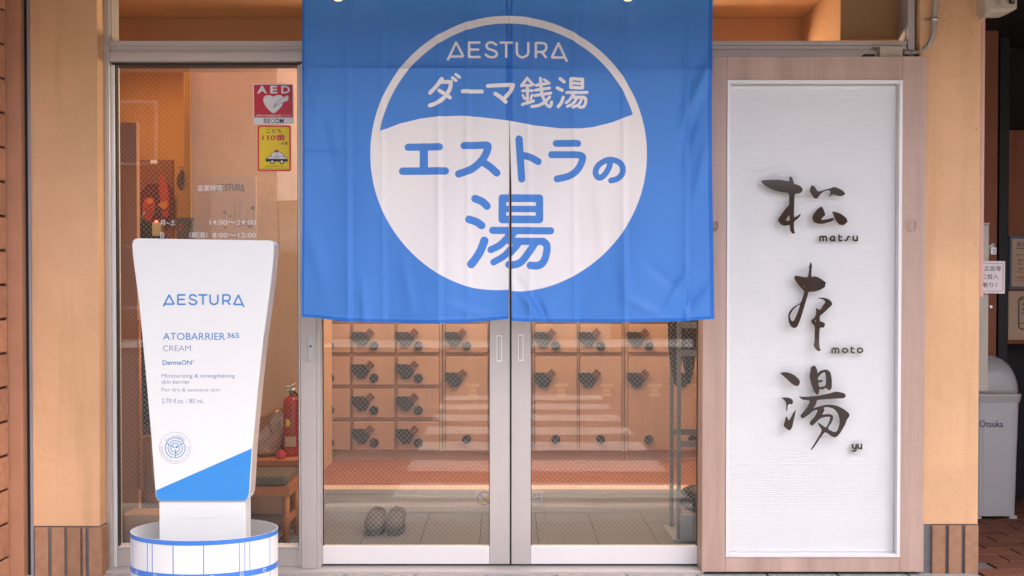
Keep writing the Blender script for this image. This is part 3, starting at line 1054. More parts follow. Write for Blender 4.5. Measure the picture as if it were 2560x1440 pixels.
box('back_board', xi0 + 0.001, xi1 - 0.001, -0.064, yb - 0.001, zi0 + 0.001, zi1 - 0.001, 'board_white', cab, bev=0)
fw = 0.0135
box('frame_bar', xi0 + .0003, xi0 + fw, Y_BOX - 0.004, -0.001, zi0 + .0003, zi1 - .0003, 'alu_white', cab, bev=0.001)
box('frame_bar', xi1 - fw, xi1 - .0003, Y_BOX - 0.004, -0.001, zi0 + .0003, zi1 - .0003, 'alu_white', cab, bev=0.001)
box('frame_bar', xi0 + fw + .0003, xi1 - fw - .0003, Y_BOX - 0.0035, -0.001, zi0 + .0003, zi0 + fw, 'alu_white', cab, bev=0.001)
box('frame_bar', xi0 + fw + .0003, xi1 - fw - .0003, Y_BOX - 0.0035, -0.001, zi1 - fw, zi1 - .0003, 'alu_white', cab, bev=0.001)
# pleated white sheet: real ripples, joined in staggered sheets
px0_, px1_, pz0_, pz1_ = xi0 + fw + .001, xi1 - fw - .001, zi0 + fw + .001, zi1 - fw - .001
pitch = 0.0083
nrow = int((pz1_ - pz0_) / (pitch / 6))
ncol = 14
V = []
xsn = np.linspace(px0_, px1_, ncol)
zsn = pz0_ + np.arange(nrow) * pitch / 6
for z in zsn:
    band = int((z - pz0_) / 0.19)
    seam = px0_ + (px1_ - px0_) * (0.28 + 0.33 * ((band * 0.618) % 1))
    for x in xsn:
        ph = 2 * math.pi * z / pitch + (0.5 if x > seam else 0)
        V.append((x, -0.070 + 0.00022 * math.sin(ph) + 0.0006 * math.sin(x * 4.3 + 1) * math.sin(z * 2.1), z))
Fc = [[r * ncol + c, r * ncol + c + 1, (r + 1) * ncol + c + 1, (r + 1) * ncol + c] for r in range(nrow - 1) for c in range(ncol - 1)]
meshobj('pleated_panel', V, Fc, 'pleat', cab, smooth=True)
Y_AC = -0.080
box('acrylic_cover', px0_, px1_, Y_AC, Y_AC + 0.003, pz0_, pz1_, 'acrylic', cab, bev=0)

# calligraphy, plates on stand-off pins
zA, zB, zC = zmap(1860, 400, 4.5), zmap(1860, 640, 5.538), zmap(1860, 880, 4.8)
glyph_a = [
    [[(187, 230), (300, 221), (400, 222), (470, 232), (510, 240), (512, 188), (522, 183), (538, 195), (552, 220), (562, 268), (610, 280), (645, 300), (661, 330), (655, 355), (630, 375), (568, 380), (565, 500), (560, 650), (600, 630), (640, 598), (630, 635), (600, 665), (562, 692), (562, 785), (575, 825), (545, 830), (517, 785), (520, 730), (480, 738), (440, 738), (400, 705), (380, 675), (430, 600), (470, 545), (510, 505), (510, 370), (430, 362), (350, 345), (280, 315), (215, 270)],
     [(512, 615), (490, 640), (468, 685), (500, 683), (518, 678)]],
    [[(765, 278), (800, 305), (830, 355), (880, 345), (920, 330), (975, 318), (1010, 302), (1050, 312), (1110, 342), (1142, 378), (1115, 402), (1075, 407), (1020, 388), (985, 390), (965, 410), (957, 405), (975, 370), (968, 342), (925, 344), (890, 358), (880, 372), (855, 385), (855, 400), (840, 405), (830, 430), (800, 437), (770, 400), (755, 375), (740, 345), (750, 305)]],
    [[(870, 520), (890, 545), (905, 580), (917, 620), (890, 640), (865, 675), (940, 665), (985, 652), (1020, 655), (1000, 685), (940, 705), (880, 720), (820, 715), (785, 690), (770, 665), (775, 625), (800, 585), (835, 545)]],
    [[(990, 577), (1040, 585), (1100, 610), (1150, 650), (1165, 685), (1160, 705), (1140, 715), (1130, 733), (1075, 730), (1050, 700), (1025, 662), (1010, 625)]],
]
glyph_b = [
    [[(921, 80), (938, 110), (942, 150), (935, 200), (930, 290), (985, 280), (1040, 300), (1100, 340), (1140, 372), (1120, 400), (1130, 415), (1110, 440), (1050, 470), (990, 490), (940, 497), (892, 497), (880, 550), (850, 650), (820, 750), (790, 850), (760, 930), (735, 980), (697, 1002), (650, 975), (620, 910), (612, 830), (630, 770), (680, 710), (740, 675), (790, 645), (820, 560), (842, 490), (780, 430), (735, 370), (700, 320), (698, 290), (720, 268), (790, 285), (885, 300), (900, 220), (908, 140)],
     [(780, 665), (740, 690), (690, 730), (650, 790), (635, 830), (645, 880), (665, 905), (690, 900), (730, 820), (760, 740)],
     [(830, 410), (840, 412), (838, 435), (828, 432)]],
    [[(1005, 583), (1080, 575), (1135, 583), (1190, 610), (1222, 650), (1220, 680), (1180, 715), (1150, 745), (1095, 795), (1050, 830), (1050, 905), (1085, 910), (1115, 930), (1125, 950), (1110, 975), (1112, 992), (1048, 990), (1042, 1100), (1040, 1200), (1050, 1285), (1063, 1300), (1045, 1323), (1000, 1300), (965, 1245), (968, 1215), (978, 1190), (980, 1080), (985, 975), (945, 935), (928, 905), (940, 880), (975, 860), (995, 820), (1002, 770), (997, 718), (1030, 735), (1050, 750), (1100, 680), (1130, 640), (1110, 605), (1060, 592)],
     [(988, 885), (997, 890), (992, 915), (980, 910)]],
]
glyph_c = [
    [[(430, 250), (490, 240), (550, 250), (600, 275), (640, 305), (672, 345), (668, 385), (645, 412), (600, 400), (560, 370), (510, 320)]],
    [[(443, 547), (500, 545), (550, 550), (580, 570), (592, 600), (575, 630), (545, 622), (525, 640), (520, 690), (513, 725), (508, 690), (510, 610), (480, 575)]],
    [[(510, 765), (530, 815), (545, 822), (575, 765), (627, 680), (610, 760), (590, 850), (580, 900), (550, 945), (515, 925), (475, 890), (490, 830)]],
    [[(840, 160), (865, 180), (880, 220), (882, 260), (920, 225), (970, 210), (1010, 215), (1040, 250), (1055, 330), (1055, 400), (1050, 440), (1022, 467), (985, 430), (960, 440), (940, 452), (920, 445), (905, 445), (900, 490), (880, 520), (855, 495), (825, 430), (800, 350), (790, 280), (800, 210), (810, 180)],
     [(885, 310), (925, 262), (972, 236), (986, 300), (984, 405), (940, 418), (902, 420), (892, 365), (938, 361), (948, 335), (888, 342)]],
    [[(655, 530), (720, 540), (850, 530), (960, 512), (1050, 490), (1100, 475), (1150, 480), (1205, 495), (1225, 525), (1205, 555), (1100, 560), (1000, 565), (875, 575), (870, 610), (850, 650), (825, 680), (900, 655), (970, 635), (1050, 632), (1120, 645), (1190, 680), (1240, 715), (1268, 745), (1262, 780), (1235, 810), (1215, 870), (1180, 930), (1150, 980), (1110, 1020), (1080, 1025), (1040, 1005), (975, 955), (930, 1010), (870, 1100), (815, 1175), (798, 1178), (840, 1110), (890, 1030), (940, 940), (905, 890), (880, 838), (940, 880), (985, 910), (1010, 870), (1030, 820), (1040, 778), (980, 778), (920, 792), (870, 840), (815, 890), (785, 860), (800, 825), (840, 790), (870, 745), (890, 690), (830, 705), (780, 750), (700, 805), (675, 765), (720, 715), (770, 650), (795, 580), (700, 572), (675, 550)],
     [(950, 668), (1000, 660), (1080, 680), (1130, 740), (1150, 810), (1145, 880), (1120, 950), (1085, 965), (1000, 920), (1050, 850), (1073, 790), (1060, 755), (1010, 742), (935, 757), (970, 690)]],
]
Y_LT = -0.104
for nm, gl, zm, lab in (('character_plate', glyph_a, zA, 'topmost of the three brushed black characters on the sign'),
                        ('character_plate', glyph_b, zB, 'middle of the three brushed black characters on the sign'),
                        ('character_plate', glyph_c, zC, 'lowest of the three brushed black characters on the sign')):
    for strokes in gl:
        o = outline(nm, [smooth_loop(zm(lp)) for lp in strokes], Y_LT, 0.003, 'sign_black', cab)
        o["label"] = lab
pins = [zA([p])[0] for p in ((205, 240), (400, 680), (545, 800), (765, 320), (800, 415), (830, 560), (800, 690), (1060, 350), (1090, 650))] + \
       [zB([p])[0] for p in ((915, 150), (715, 310), (1120, 610), (940, 905), (690, 960), (1010, 1260))] + \
       [zC([p])[0] for p in ((450, 252), (820, 190), (975, 225), (465, 553), (515, 610), (600, 740), (505, 800), (700, 770), (845, 480), (810, 545), (1000, 430))]
for x, y in pins:
    a = P(x, y, Y_LT + 0.003)
    tube('stand_off_pin', [a, (a[0], Y_AC - 0.0003, a[2])], 0.0022, 'steel', cab, seg=8)
# small romanised letters, strokes in zoom coordinates
def zs(zm, pts, r, k='s'):
    return (zm(pts), r, k)
rom = {
    'matsu': [zs(zA, [(853, 910), (853, 865)], 2.0, 'r'), zs(zA, [(853, 870), (872, 858), (890, 868), (890, 908)], 2.0), zs(zA, [(890, 870), (908, 858), (926, 870), (926, 910)], 2.0),
              zs(zA, [(1018, 862), (1018, 908)], 2.0, 'r'), zs(zA, [(1016, 868), (990, 860), (970, 885), (990, 908), (1016, 900)], 2.0),
              zs(zA, [(1070, 845), (1070, 895), (1080, 908), (1100, 906)], 2.0), zs(zA, [(1070, 865), (1098, 865)], 1.9, 'r'),
              zs(zA, [(1188, 862), (1170, 864), (1160, 895), (1138, 907)], 2.0),
              zs(zA, [(1230, 858), (1230, 890), (1245, 907), (1274, 900)], 2.0), zs(zA, [(1274, 858), (1274, 908)], 2.0, 'r')],
    'moto': [zs(zB, [(1220, 1340), (1220, 1285)], 1.9, 'r'), zs(zB, [(1220, 1290), (1243, 1275), (1265, 1290), (1265, 1338)], 1.9), zs(zB, [(1265, 1292), (1287, 1275), (1310, 1292), (1310, 1340)], 1.9),
             zs(zB, [(1398, 1278), (1370, 1290), (1366, 1318), (1398, 1337), (1430, 1318), (1426, 1290), (1398, 1278)], 1.9),
             zs(zB, [(1488, 1262), (1488, 1322), (1500, 1337), (1523, 1335)], 1.9), zs(zB, [(1488, 1282), (1518, 1282)], 1.8, 'r'),
             zs(zB, [(1606, 1276), (1578, 1288), (1574, 1318), (1606, 1337), (1638, 1318), (1634, 1288), (1606, 1276)], 1.9)],
    'yu': [zs(zC, [(1303, 1110), (1303, 1140), (1318, 1157), (1340, 1150)], 2.0), zs(zC, [(1346, 1110), (1346, 1165), (1330, 1188), (1303, 1188)], 2.0),
           zs(zC, [(1368, 1108), (1368, 1140), (1382, 1157), (1408, 1150)], 2.0), zs(zC, [(1411, 1108), (1411, 1160)], 2.0, 'r')],
}
for w_, ss in rom.items():
    for k in range(3):   # three sheets make a raised letter body
        o = stroke_print('raised_letters', ss, Y_AC - 0.004 - 0.0035 * k, 'sign_black', cab, step=0.8)
        o["label"] = "small dark raised Latin letters beside the brushed character"

# clear hooks on the cabinet
for nm_, hx, lab in (('adhesive_hook', 2281, 'clear plastic hook on the cabinet board next to the pillar'), ('adhesive_hook', 1787, 'clear plastic hook on the cabinet board beside the curtain')):
    h = thing(nm_, P(hx, 580, Y_BOX - 0.003), lab, 'hook')
    outline('plate', [[(hx - 10, 553), (hx + 10, 553), (hx + 10, 570), (hx + 7, 577), (hx - 7, 577), (hx - 10, 570)]], Y_BOX - 0.0042, 0.0035, 'clear_hook', h)
    outline('rim', [[(hx - 10.6, 552.4), (hx + 10.6, 552.4), (hx + 10.6, 570), (hx + 7.5, 577.6), (hx - 7.5, 577.6), (hx - 10.6, 570)],
                    [(hx - 9.2, 553.8), (hx + 9.2, 553.8), (hx + 9.2, 570), (hx + 6.6, 576), (hx - 6.6, 576), (hx - 9.2, 570)]], Y_BOX - 0.0058, 0.0014, 'trim_pink', h)
    outline('hook_lip', [[(hx - 5, 570), (hx + 5, 570), (hx + 5, 579), (hx - 5, 579)]], Y_BOX - 0.009, 0.004, 'clear_hook', h)

# ================================================================== JUNCTION BOX AND CONDUIT
YJ = Y_BOX + 0.02
jb = thing('junction_box', P(2228, 139, YJ), 'cream metal junction box on top of the sign cabinet', 'electrical box')
zj0 = zc1 + 0.0005
box('body', X_(2200, YJ, 125), X_(2257, YJ, 125), YJ, YJ + 0.06, zj0, Z_(117, YJ), 'junction', jb, bev=0.002)
box('lid', X_(2187, YJ, 118), X_(2259, YJ, 118), YJ - 0.003, YJ + 0.063, Z_(117, YJ) + .0003, Z_(114.5, YJ), 'junction', jb, bev=0.001)
box('cable_plug', X_(2163, YJ, 136), X_(2190, YJ, 136), YJ + 0.01, YJ + 0.03, zj0, Z_(133.5, YJ), 'black', jb, bev=0.002)
pp = [(2258, 131), (2275, 132), (2290, 131), (2305, 126), (2320, 114), (2329, 98), (2334, 80), (2336, 55), (2337, 30), (2339, 0), (2340, -60), (2340, -110)]
pp = resample(pp)
YC = Y_PR - 0.016
pts = [P(x, y, YJ + 0.02 if x < 2300 else YJ + 0.02 + (YC - YJ - 0.02) * min(1, (x - 2300) / 25)) for x, y in pp]
fine = []
for a, b in zip(pts[:-1], pts[1:]):
    n = max(2, int((Vector(b) - Vector(a)).length / 0.0016))
    for k in range(n):
        fine.append(tuple(Vector(a).lerp(Vector(b), k / n)))
rad = [0.0098 + 0.0012 * (1 if (i // 2) % 2 else -1) for i in range(len(fine))]
cd = thing('conduit', P(2300, 131, YC), 'ribbed grey flexible conduit bending up the pillar', 'conduit')
tube('flexible_pipe', fine, rad, 'pipe', cd, seg=10)
tube('connector', [P(2257.5, 131.3, YJ + 0.02), P(2276, 132, YJ + 0.02)], 0.0125, 'pipe', cd, seg=12)
box('clip', X_(2318, YC - .012, 48), X_(2352, YC - .012, 48), Y_PR - 0.004, Y_PR - 0.0003, Z_(52, YC), Z_(44, YC), 'steel', cd, bev=0.001)
tube('clip_band', [P(2336.5, 52, YC), P(2336.8, 44, YC)], 0.0125, 'steel', cd, seg=12)

# lamp housing at the passage corner
LH = Y_PR - 0.02
lh = thing('camera_housing', P(2500, 36, LH), 'cream metal housing with round lens above the passage', 'camera')
bm = bmesh.new()
prof = [(2462, -70), (2545, -70), (2542, 21), (2478, 22), (2462, 30)]
o = outline('body', [prof], LH - 0.05, 0.11, 'junction', lh)
outline('lower_flange', [[(2462, 31), (2478, 22.5), (2541, 22.5), (2522, 31), (2486, 32), (2463, 42)]], LH - 0.035, 0.08, 'junction', lh)
for (cx, cy, r, m_, dy, t) in ((2496, 5, 7.5, 'mailbox', -0.0515, 0.0014), (2529, 3, 9, 'steel', -0.054, 0.004), (2530, 3, 6.5, 'black_gloss', -0.058, 0.0038), (2532, 1.5, 2, 'bin_grey', -0.0592, 0.001)):
    outline('lens' if m_ != 'mailbox' else 'knockout', [arc(cx, cy, r, 0, 345, 23)], LH + dy, t, m_, lh)

# ================================================================== PASSAGE
pf = box('passage_floor', xr1 - 0.02, 4.2, Y_PR - 0.25, 2.2, -0.08, -0.008, 'mortar', bev=0); tag(pf, 'brick paved floor of the dark passage', kind='structure')
pv = None
n_pv = 0
for r in range(16):
    for c in range(5):
        x = xr1 + 0.02 + c * 0.212 + (0.106 if r % 2 else 0)
        y = Y_PR - 0.24 + r * 0.108
        if pv is None:
            o = box('paver', x, x + 0.204, y, y + 0.100, -0.03, 0.002, 'paver', pf, bev=0.003)
            pv, pvo = o.data, WLOC[o.name].copy() - Vector((x, y, 0))
        else:
            o = bpy.data.objects.new('paver', pv)
            _link(o, pf, pvo + Vector((x, y, random.uniform(-0.001, 0.001))))
YW = 1.38
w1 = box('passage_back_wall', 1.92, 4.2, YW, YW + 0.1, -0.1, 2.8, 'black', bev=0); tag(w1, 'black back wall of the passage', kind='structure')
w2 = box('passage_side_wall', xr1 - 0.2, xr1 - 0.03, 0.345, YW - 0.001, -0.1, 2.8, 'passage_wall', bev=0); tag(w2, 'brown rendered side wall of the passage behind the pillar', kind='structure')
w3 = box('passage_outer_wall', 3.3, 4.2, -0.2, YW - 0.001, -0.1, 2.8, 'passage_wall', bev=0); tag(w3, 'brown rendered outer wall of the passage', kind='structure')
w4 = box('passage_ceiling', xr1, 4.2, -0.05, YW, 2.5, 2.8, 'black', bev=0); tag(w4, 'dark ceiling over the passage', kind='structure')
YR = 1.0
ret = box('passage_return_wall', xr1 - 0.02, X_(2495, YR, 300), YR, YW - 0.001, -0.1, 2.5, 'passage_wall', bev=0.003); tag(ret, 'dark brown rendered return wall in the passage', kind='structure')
frm = tag(pbox('black_post', 2496, 280, 2520, 1290, YR + 0.1, YR + 0.16, 'black', z0=0.003, z1=2.495, bev=0.003), 'black metal post between brown walls of the passage', 'post')
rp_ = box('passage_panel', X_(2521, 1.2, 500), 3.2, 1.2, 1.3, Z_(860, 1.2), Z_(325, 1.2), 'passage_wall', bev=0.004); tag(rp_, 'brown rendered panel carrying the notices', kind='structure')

YM = 0.42
mb = thing('mailbox', P(2455, 980, YM), 'beige metal mailbox with combination padlock in the passage', 'mailbox')
xm_l = xr1 + 0.012
box('body', xm_l, X_(2472, YM, 700), YM, 0.85, Z_(978, YM), Z_(562, YM), 'mailbox', mb, bev=0.003)
box('lid', xm_l, X_(2473, YM, 560), YM - 0.006, 0.85, Z_(562, YM) + .0005, Z_(557, YM), 'mailbox', mb, bev=0.002)
box('hasp', X_(2473, YM + .03, 640) - .004, X_(2481, YM + .03, 640), YM + 0.02, YM + 0.045, Z_(622, YM), Z_(612, YM), 'steel', mb, bev=0.002)
pd_ = P(2482, 636, YM + 0.02)
plk = box('padlock', pd_[0] - 0.014, pd_[0] + 0.012, YM + 0.008, YM + 0.028, Z_(636, YM), Z_(618, YM), 'vinyl_white', mb, bev=0.004)
tube('shackle', [(pd_[0] - 0.008, YM + .018, Z_(619, YM)), (pd_[0] - 0.008, YM + .018, Z_(611, YM)), (pd_[0], YM + .018, Z_(608, YM)), (pd_[0] + 0.006, YM + .018, Z_(612, YM)), (pd_[0] + 0.006, YM + .018, Z_(619, YM))], 0.0022, 'steel', plk, seg=8)
for k in range(3):
    box('dial', pd_[0] - 0.006, pd_[0] + 0.008, YM + 0.0065, YM + 0.0079, Z_(624 + 4 * k, YM), Z_(622.5 + 4 * k, YM), 'ink_black', plk, bev=0)
box('keyhole_knob', X_(2473, YM + .03, 770) - .003, X_(2479, YM + .03, 770), YM + 0.02, YM + 0.032, Z_(771, YM), Z_(764, YM), 'steel', mb, bev=0.003)

YN = YM - 0.02
nt_ = thing('paper_notice', P(2483, 734, YN), 'white paper notice with red border line stuck on the mailbox', 'notice')
outline('sheet', [[(2430, 652), (2513, 653), (2512, 734), (2430, 732)]], YN, 0.001, 'paper', nt_)
outline('border', [[(2431, 657.5), (2508.5, 658), (2508, 729), (2431, 728)], [(2433, 658.9), (2507.0, 659.4), (2506.5, 727.6), (2433, 726.6)]], YN - 0.0012, 0.0004, 'ink_pink', nt_)
text('lettering', '・広告等', (2452, 665, 2503, 678), YN - 0.0012, 'ink_black', nt_)
text('lettering', 'に投入', (2456, 685, 2496, 698), YN - 0.0012, 'ink_black', nt_)
text('lettering', '断り！', (2456, 706, 2492, 719), YN - 0.0012, 'ink_black', nt_)

YPOS = 1.185
p1 = thing('framed_poster', P(2570, 722, YPOS), 'blue framed poster of rules with red lines in the passage', 'poster')
pbox('frame', 2524, 590, 2640, 722, YPOS - 0.004, YPOS + 0.012, 'paper_blue', p1)
pbox('sheet', 2530, 597, 2632, 716, YPOS - 0.006, YPOS - 0.0045, 'paper_cream', p1, bev=0)
text('lettering', '男性の方へ', (2541, 605, 2612, 618), YPOS - 0.0066, 'ink_navy', p1)
pbox('print_line', 2539, 620.5, 2615, 622, YPOS - 0.0066, YPOS - 0.0061, 'ink_black', p1, bev=0)
for k, (yy, m_) in enumerate(((634, 'ink_black'), (648, 'ink_black'), (657, 'ink_black'), (669, 'ink_black'), (677, 'ink_red'), (691, 'ink_black'), (699, 'ink_red'))):
    text('lettering', ('・館内ではお静かに', '・脱衣所にて', '・使ってください', '・館内での', '※禁止事項です', '・喫煙はできません', '※ご遠慮ください')[k], (2537, yy, 2537 + 62 + 6 * (k % 3), yy + 5.5), YPOS - 0.0066, m_, p1)
p2 = thing('paper_poster', P(2570, 850, YPOS), 'cream poster with a black phone outline below the framed one', 'poster')
pbox('sheet', 2521, 728, 2640, 850, YPOS - 0.002, YPOS + 0.012, 'paper_cream', p2)
stroke_print('phone_outline', [([(2622, 743), (2554, 743), (2547, 750), (2547, 818), (2554, 823), (2622, 823)], 1.5, 'r'), ([(2547, 749), (2625, 749)], 0.8, 'r'), ([(2547, 808), (2625, 808)], 0.8, 'r')], YPOS - 0.0035, 'ink_black', p2, step=0.8)
for k in range(3):
    text('lettering', ('使用禁止', '撮影禁止', 'お静かに')[k], (2554, 757 + 11 * k, 2590, 765 + 11 * k), YPOS - 0.0035, 'ink_black', p2)

# bin with domed lid
bx_, by_ = (X_(2420, 0.9, 1000) + X_(2552, 0.9, 1000)) / 2, 1.08 - 0.08
bin_ = thing('waste_bin', (bx_, by_, 0.003), 'grey plastic waste bin with domed lid in the passage', 'bin')
yfb = by_ - 0.14


def loft(name, secs, m, parent, r=0.04, n=6):
    """rounded-rectangle sections (z, half width, half depth) lofted"""
    V, Fc = [], []
    for z, hw, hd in secs:
        rr = min(r, hw * .95, hd * .95)
        for q, (sx, sy) in enumerate(((1, -1), (1, 1), (-1, 1), (-1, -1))):
            for k in range(n):
                a = math.radians(-90 + 90 * q + 90 * k / (n - 1))
                V.append((bx_ + sx * (hw - rr) + rr * math.cos(a), by_ + sy * (hd - rr) + rr * math.sin(a), z))
    m_ = 4 * n
    for i in range(len(secs) - 1):
        for k in range(m_):
            Fc.append([i * m_ + k, i * m_ + (k + 1) % m_, (i + 1) * m_ + (k + 1) % m_, (i + 1) * m_ + k])
    Fc.append(list(range(m_))[::-1]); Fc.append([(len(secs) - 1) * m_ + k for k in range(m_)])
    return meshobj(name, V, Fc, m, parent)


hwb = X_(2552, yfb, 1000) - bx_
zrim = Z_(1000, yfb)
loft('body', [(0.018, hwb * 0.93, 0.125), (zrim * 0.9, hwb * 0.99, 0.14), (zrim - .012, hwb, 0.142)], 'bin_grey', bin_, 0.03)
loft('front_panel', [(0.035, hwb * 0.74, 0.1285), (zrim * 0.9, hwb * 0.79, 0.143)], 'bin_grey', bin_, 0.02)
loft('rim', [(zrim - .0115, hwb + .004, 0.146), (zrim + .022, hwb + .010, 0.15), (zrim + .030, hwb + 0.008, 0.148)], 'bin_lid', bin_, 0.03)
lz = [(zrim + .031 + (Z_(893, yfb) - zrim - .031) * math.sin(t), (hwb + 0.004) * max(0.12, math.cos(t)) ** 0.75, 0.146 * max(0.25, math.cos(t)) ** 0.6) for t in np.linspace(0, 1.52, 12)]
o = loft('domed_lid', lz, 'bin_lid', bin_, 0.05)
o.data.polygons.foreach_set("use_smooth", np.ones(len(o.data.polygons), dtype=bool))
for sx in (-1, 1):
    box('foot', bx_ + sx * hwb * .8 - .02, bx_ + sx * hwb * .8 + .02, by_ - .12, by_ + .12, 0.003, 0.0175, 'bin_grey', bin_)
text('lettering', 'Otsuka', (2449, 1051, 2508, 1068), by_ - 0.1435, 'ink_navy', bin_)
box('latch', X_(2476, yfb, 900) - .008, X_(2476, yfb, 900) + .008, by_ - 0.06, by_ - 0.04, Z_(905, yfb), Z_(892, yfb) + .004, 'bin_grey', bin_, bev=0.003)

# ================================================================== NOREN
N4, N5, N6 = zmap(740, 0, 1920 / 560), zmap(1240, 0, 1920 / 560), zmap(900, 320, 2.88)
k4 = 560 / 1920
up = []     # white on blue
up += wordmark(1118.5, 1419, 104.5, 144.5, 3.0)
for pts, r, k in (
        ([(1250, 678), (1228, 712), (1190, 757), (1150, 797)], 17, 's'), ([(1240, 702), (1325, 703)], 17, 'r'),
        ([(1328, 704), (1318, 765), (1268, 838), (1205, 885), (1147, 905)], 17, 's'), ([(1228, 778), (1275, 805), (1320, 838)], 16, 's'),
        ([(1341, 668), (1372, 692)], 13, 'r'), ([(1371, 640), (1403, 664)], 13, 'r'),
        ([(1430, 785), (1593, 785)], 17, 'r'),
        ([(1645, 737), (1745, 731), (1860, 727)], 17, 's'), ([(1862, 728), (1840, 778), (1795, 832)], 17, 's'), ([(1708, 803), (1752, 832), (1797, 872)], 17, 's')):
    up.append((N4(pts), r * k4, k))
for pts, r, k in (
        ([(268, 670), (218, 735)], 13, 'r'), ([(268, 670), (318, 722)], 12, 'r'), ([(240, 733), (302, 731)], 11, 'r'), ([(226, 778), (312, 774)], 12, 'r'),
        ([(270, 732), (270, 885)], 12, 'r'), ([(230, 815), (244, 846)], 11, 'r'), ([(310, 812), (298, 842)], 11, 'r'), ([(226, 895), (322, 862)], 13, 'r'),
        ([(346, 728), (455, 710)], 13, 'r'), ([(340, 770), (460, 752)], 13, 'r'), ([(334, 816), (470, 796)], 13, 'r'),
        ([(381, 668), (386, 745), (402, 825), (432, 890), (458, 912), (472, 900), (477, 872)], 13, 's'), ([(460, 830), (420, 872), (368, 900), (308, 910)], 13, 's'), ([(412, 680), (440, 697)], 11, 'r'),
        ([(550, 672), (585, 700)], 14, 'r'), ([(526, 752), (567, 772)], 14, 'r'), ([(577, 832), (560, 880), (534, 912)], 14, 's'),
        ([(642, 676), (742, 676), (742, 750), (642, 750), (642, 676)], 14, 'r'), ([(642, 713), (742, 713)], 12, 'r'),
        ([(607, 792), (782, 790)], 13, 'r'), ([(668, 798), (636, 850), (602, 880)], 13, 's'), ([(655, 832), (752, 830)], 13, 'r'),
        ([(752, 830), (770, 848), (766, 888), (748, 914), (716, 915)], 13, 's'), ([(695, 838), (662, 885), (612, 912)], 12, 's'), ([(738, 840), (712, 890), (660, 920)], 12, 's')):
    up.append((N5(pts), r * k4, k))
lowr = []   # blue on white
for pts, r, k in (
        ([(347, 139), (572, 137)], 26, 'r'), ([(460, 140), (460, 310)], 30, 'r'), ([(307, 311), (615, 311)], 27, 'r'),
        ([(750, 130), (900, 124)], 26, 'r'), ([(900, 124), (922, 132), (910, 180), (872, 240), (800, 300), (712, 333)], 27, 's'), ([(870, 240), (930, 275), (985, 323)], 27, 's'),
        ([(1141, 80), (1146, 220), (1152, 365)], 27, 's'), ([(1165, 196), (1225, 212), (1278, 240)], 26, 's'),
        ([(1412, 110), (1568, 110)], 25, 'r'), ([(1378, 191), (1580, 192)], 25, 'r'), ([(1580, 192), (1604, 207), (1595, 250), (1562, 305), (1505, 345), (1418, 366)], 25, 's'),
        ([(1803, 238), (1793, 285), (1762, 335), (1727, 358), (1702, 340), (1698, 305), (1720, 265), (1765, 236), (1812, 228), (1862, 246), (1890, 285), (1886, 330), (1855, 365), (1808, 378)], 21, 's'),
        ([(830, 510), (880, 530), (915, 562)], 28, 's'), ([(787, 660), (840, 677), (877, 702)], 28, 's'), ([(897, 812), (872, 880), (835, 940), (803, 980)], 30, 's'),
        ([(1027, 505), (1285, 505), (1285, 658), (1027, 658), (1027, 505)], 28, 'r'), ([(1027, 583), (1285, 583)], 23, 'r'),
        ([(957, 737), (1370, 740)], 26, 'r'), ([(1095, 750), (1052, 805), (1005, 848), (945, 878)], 26, 's'),
        ([(1080, 816), (1310, 816)], 26, 'r'), ([(1310, 816), (1340, 845), (1337, 905), (1315, 962), (1275, 990), (1215, 990)], 28, 's'),
        ([(1140, 815), (1085, 880), (1035, 930), (965, 970)], 25, 's'), ([(1250, 830), (1200, 900), (1140, 970), (1075, 992)], 27, 's')):
    lowr.append((N6(pts), r / 2.88, k))

wave_x = [900, 948, 1000, 1050, 1100, 1150, 1200, 1270, 1330, 1400, 1440, 1480, 1530, 1580, 1640]
wave_y = [352, 328, 309, 297, 291, 290, 293, 301, 312, 320.5, 321, 318, 306, 287, 262]


def smoothstep(a, b, x):
    t = np.clip((x - a) / (b - a), 0, 1)
    return t * t * (3 - 2 * t)


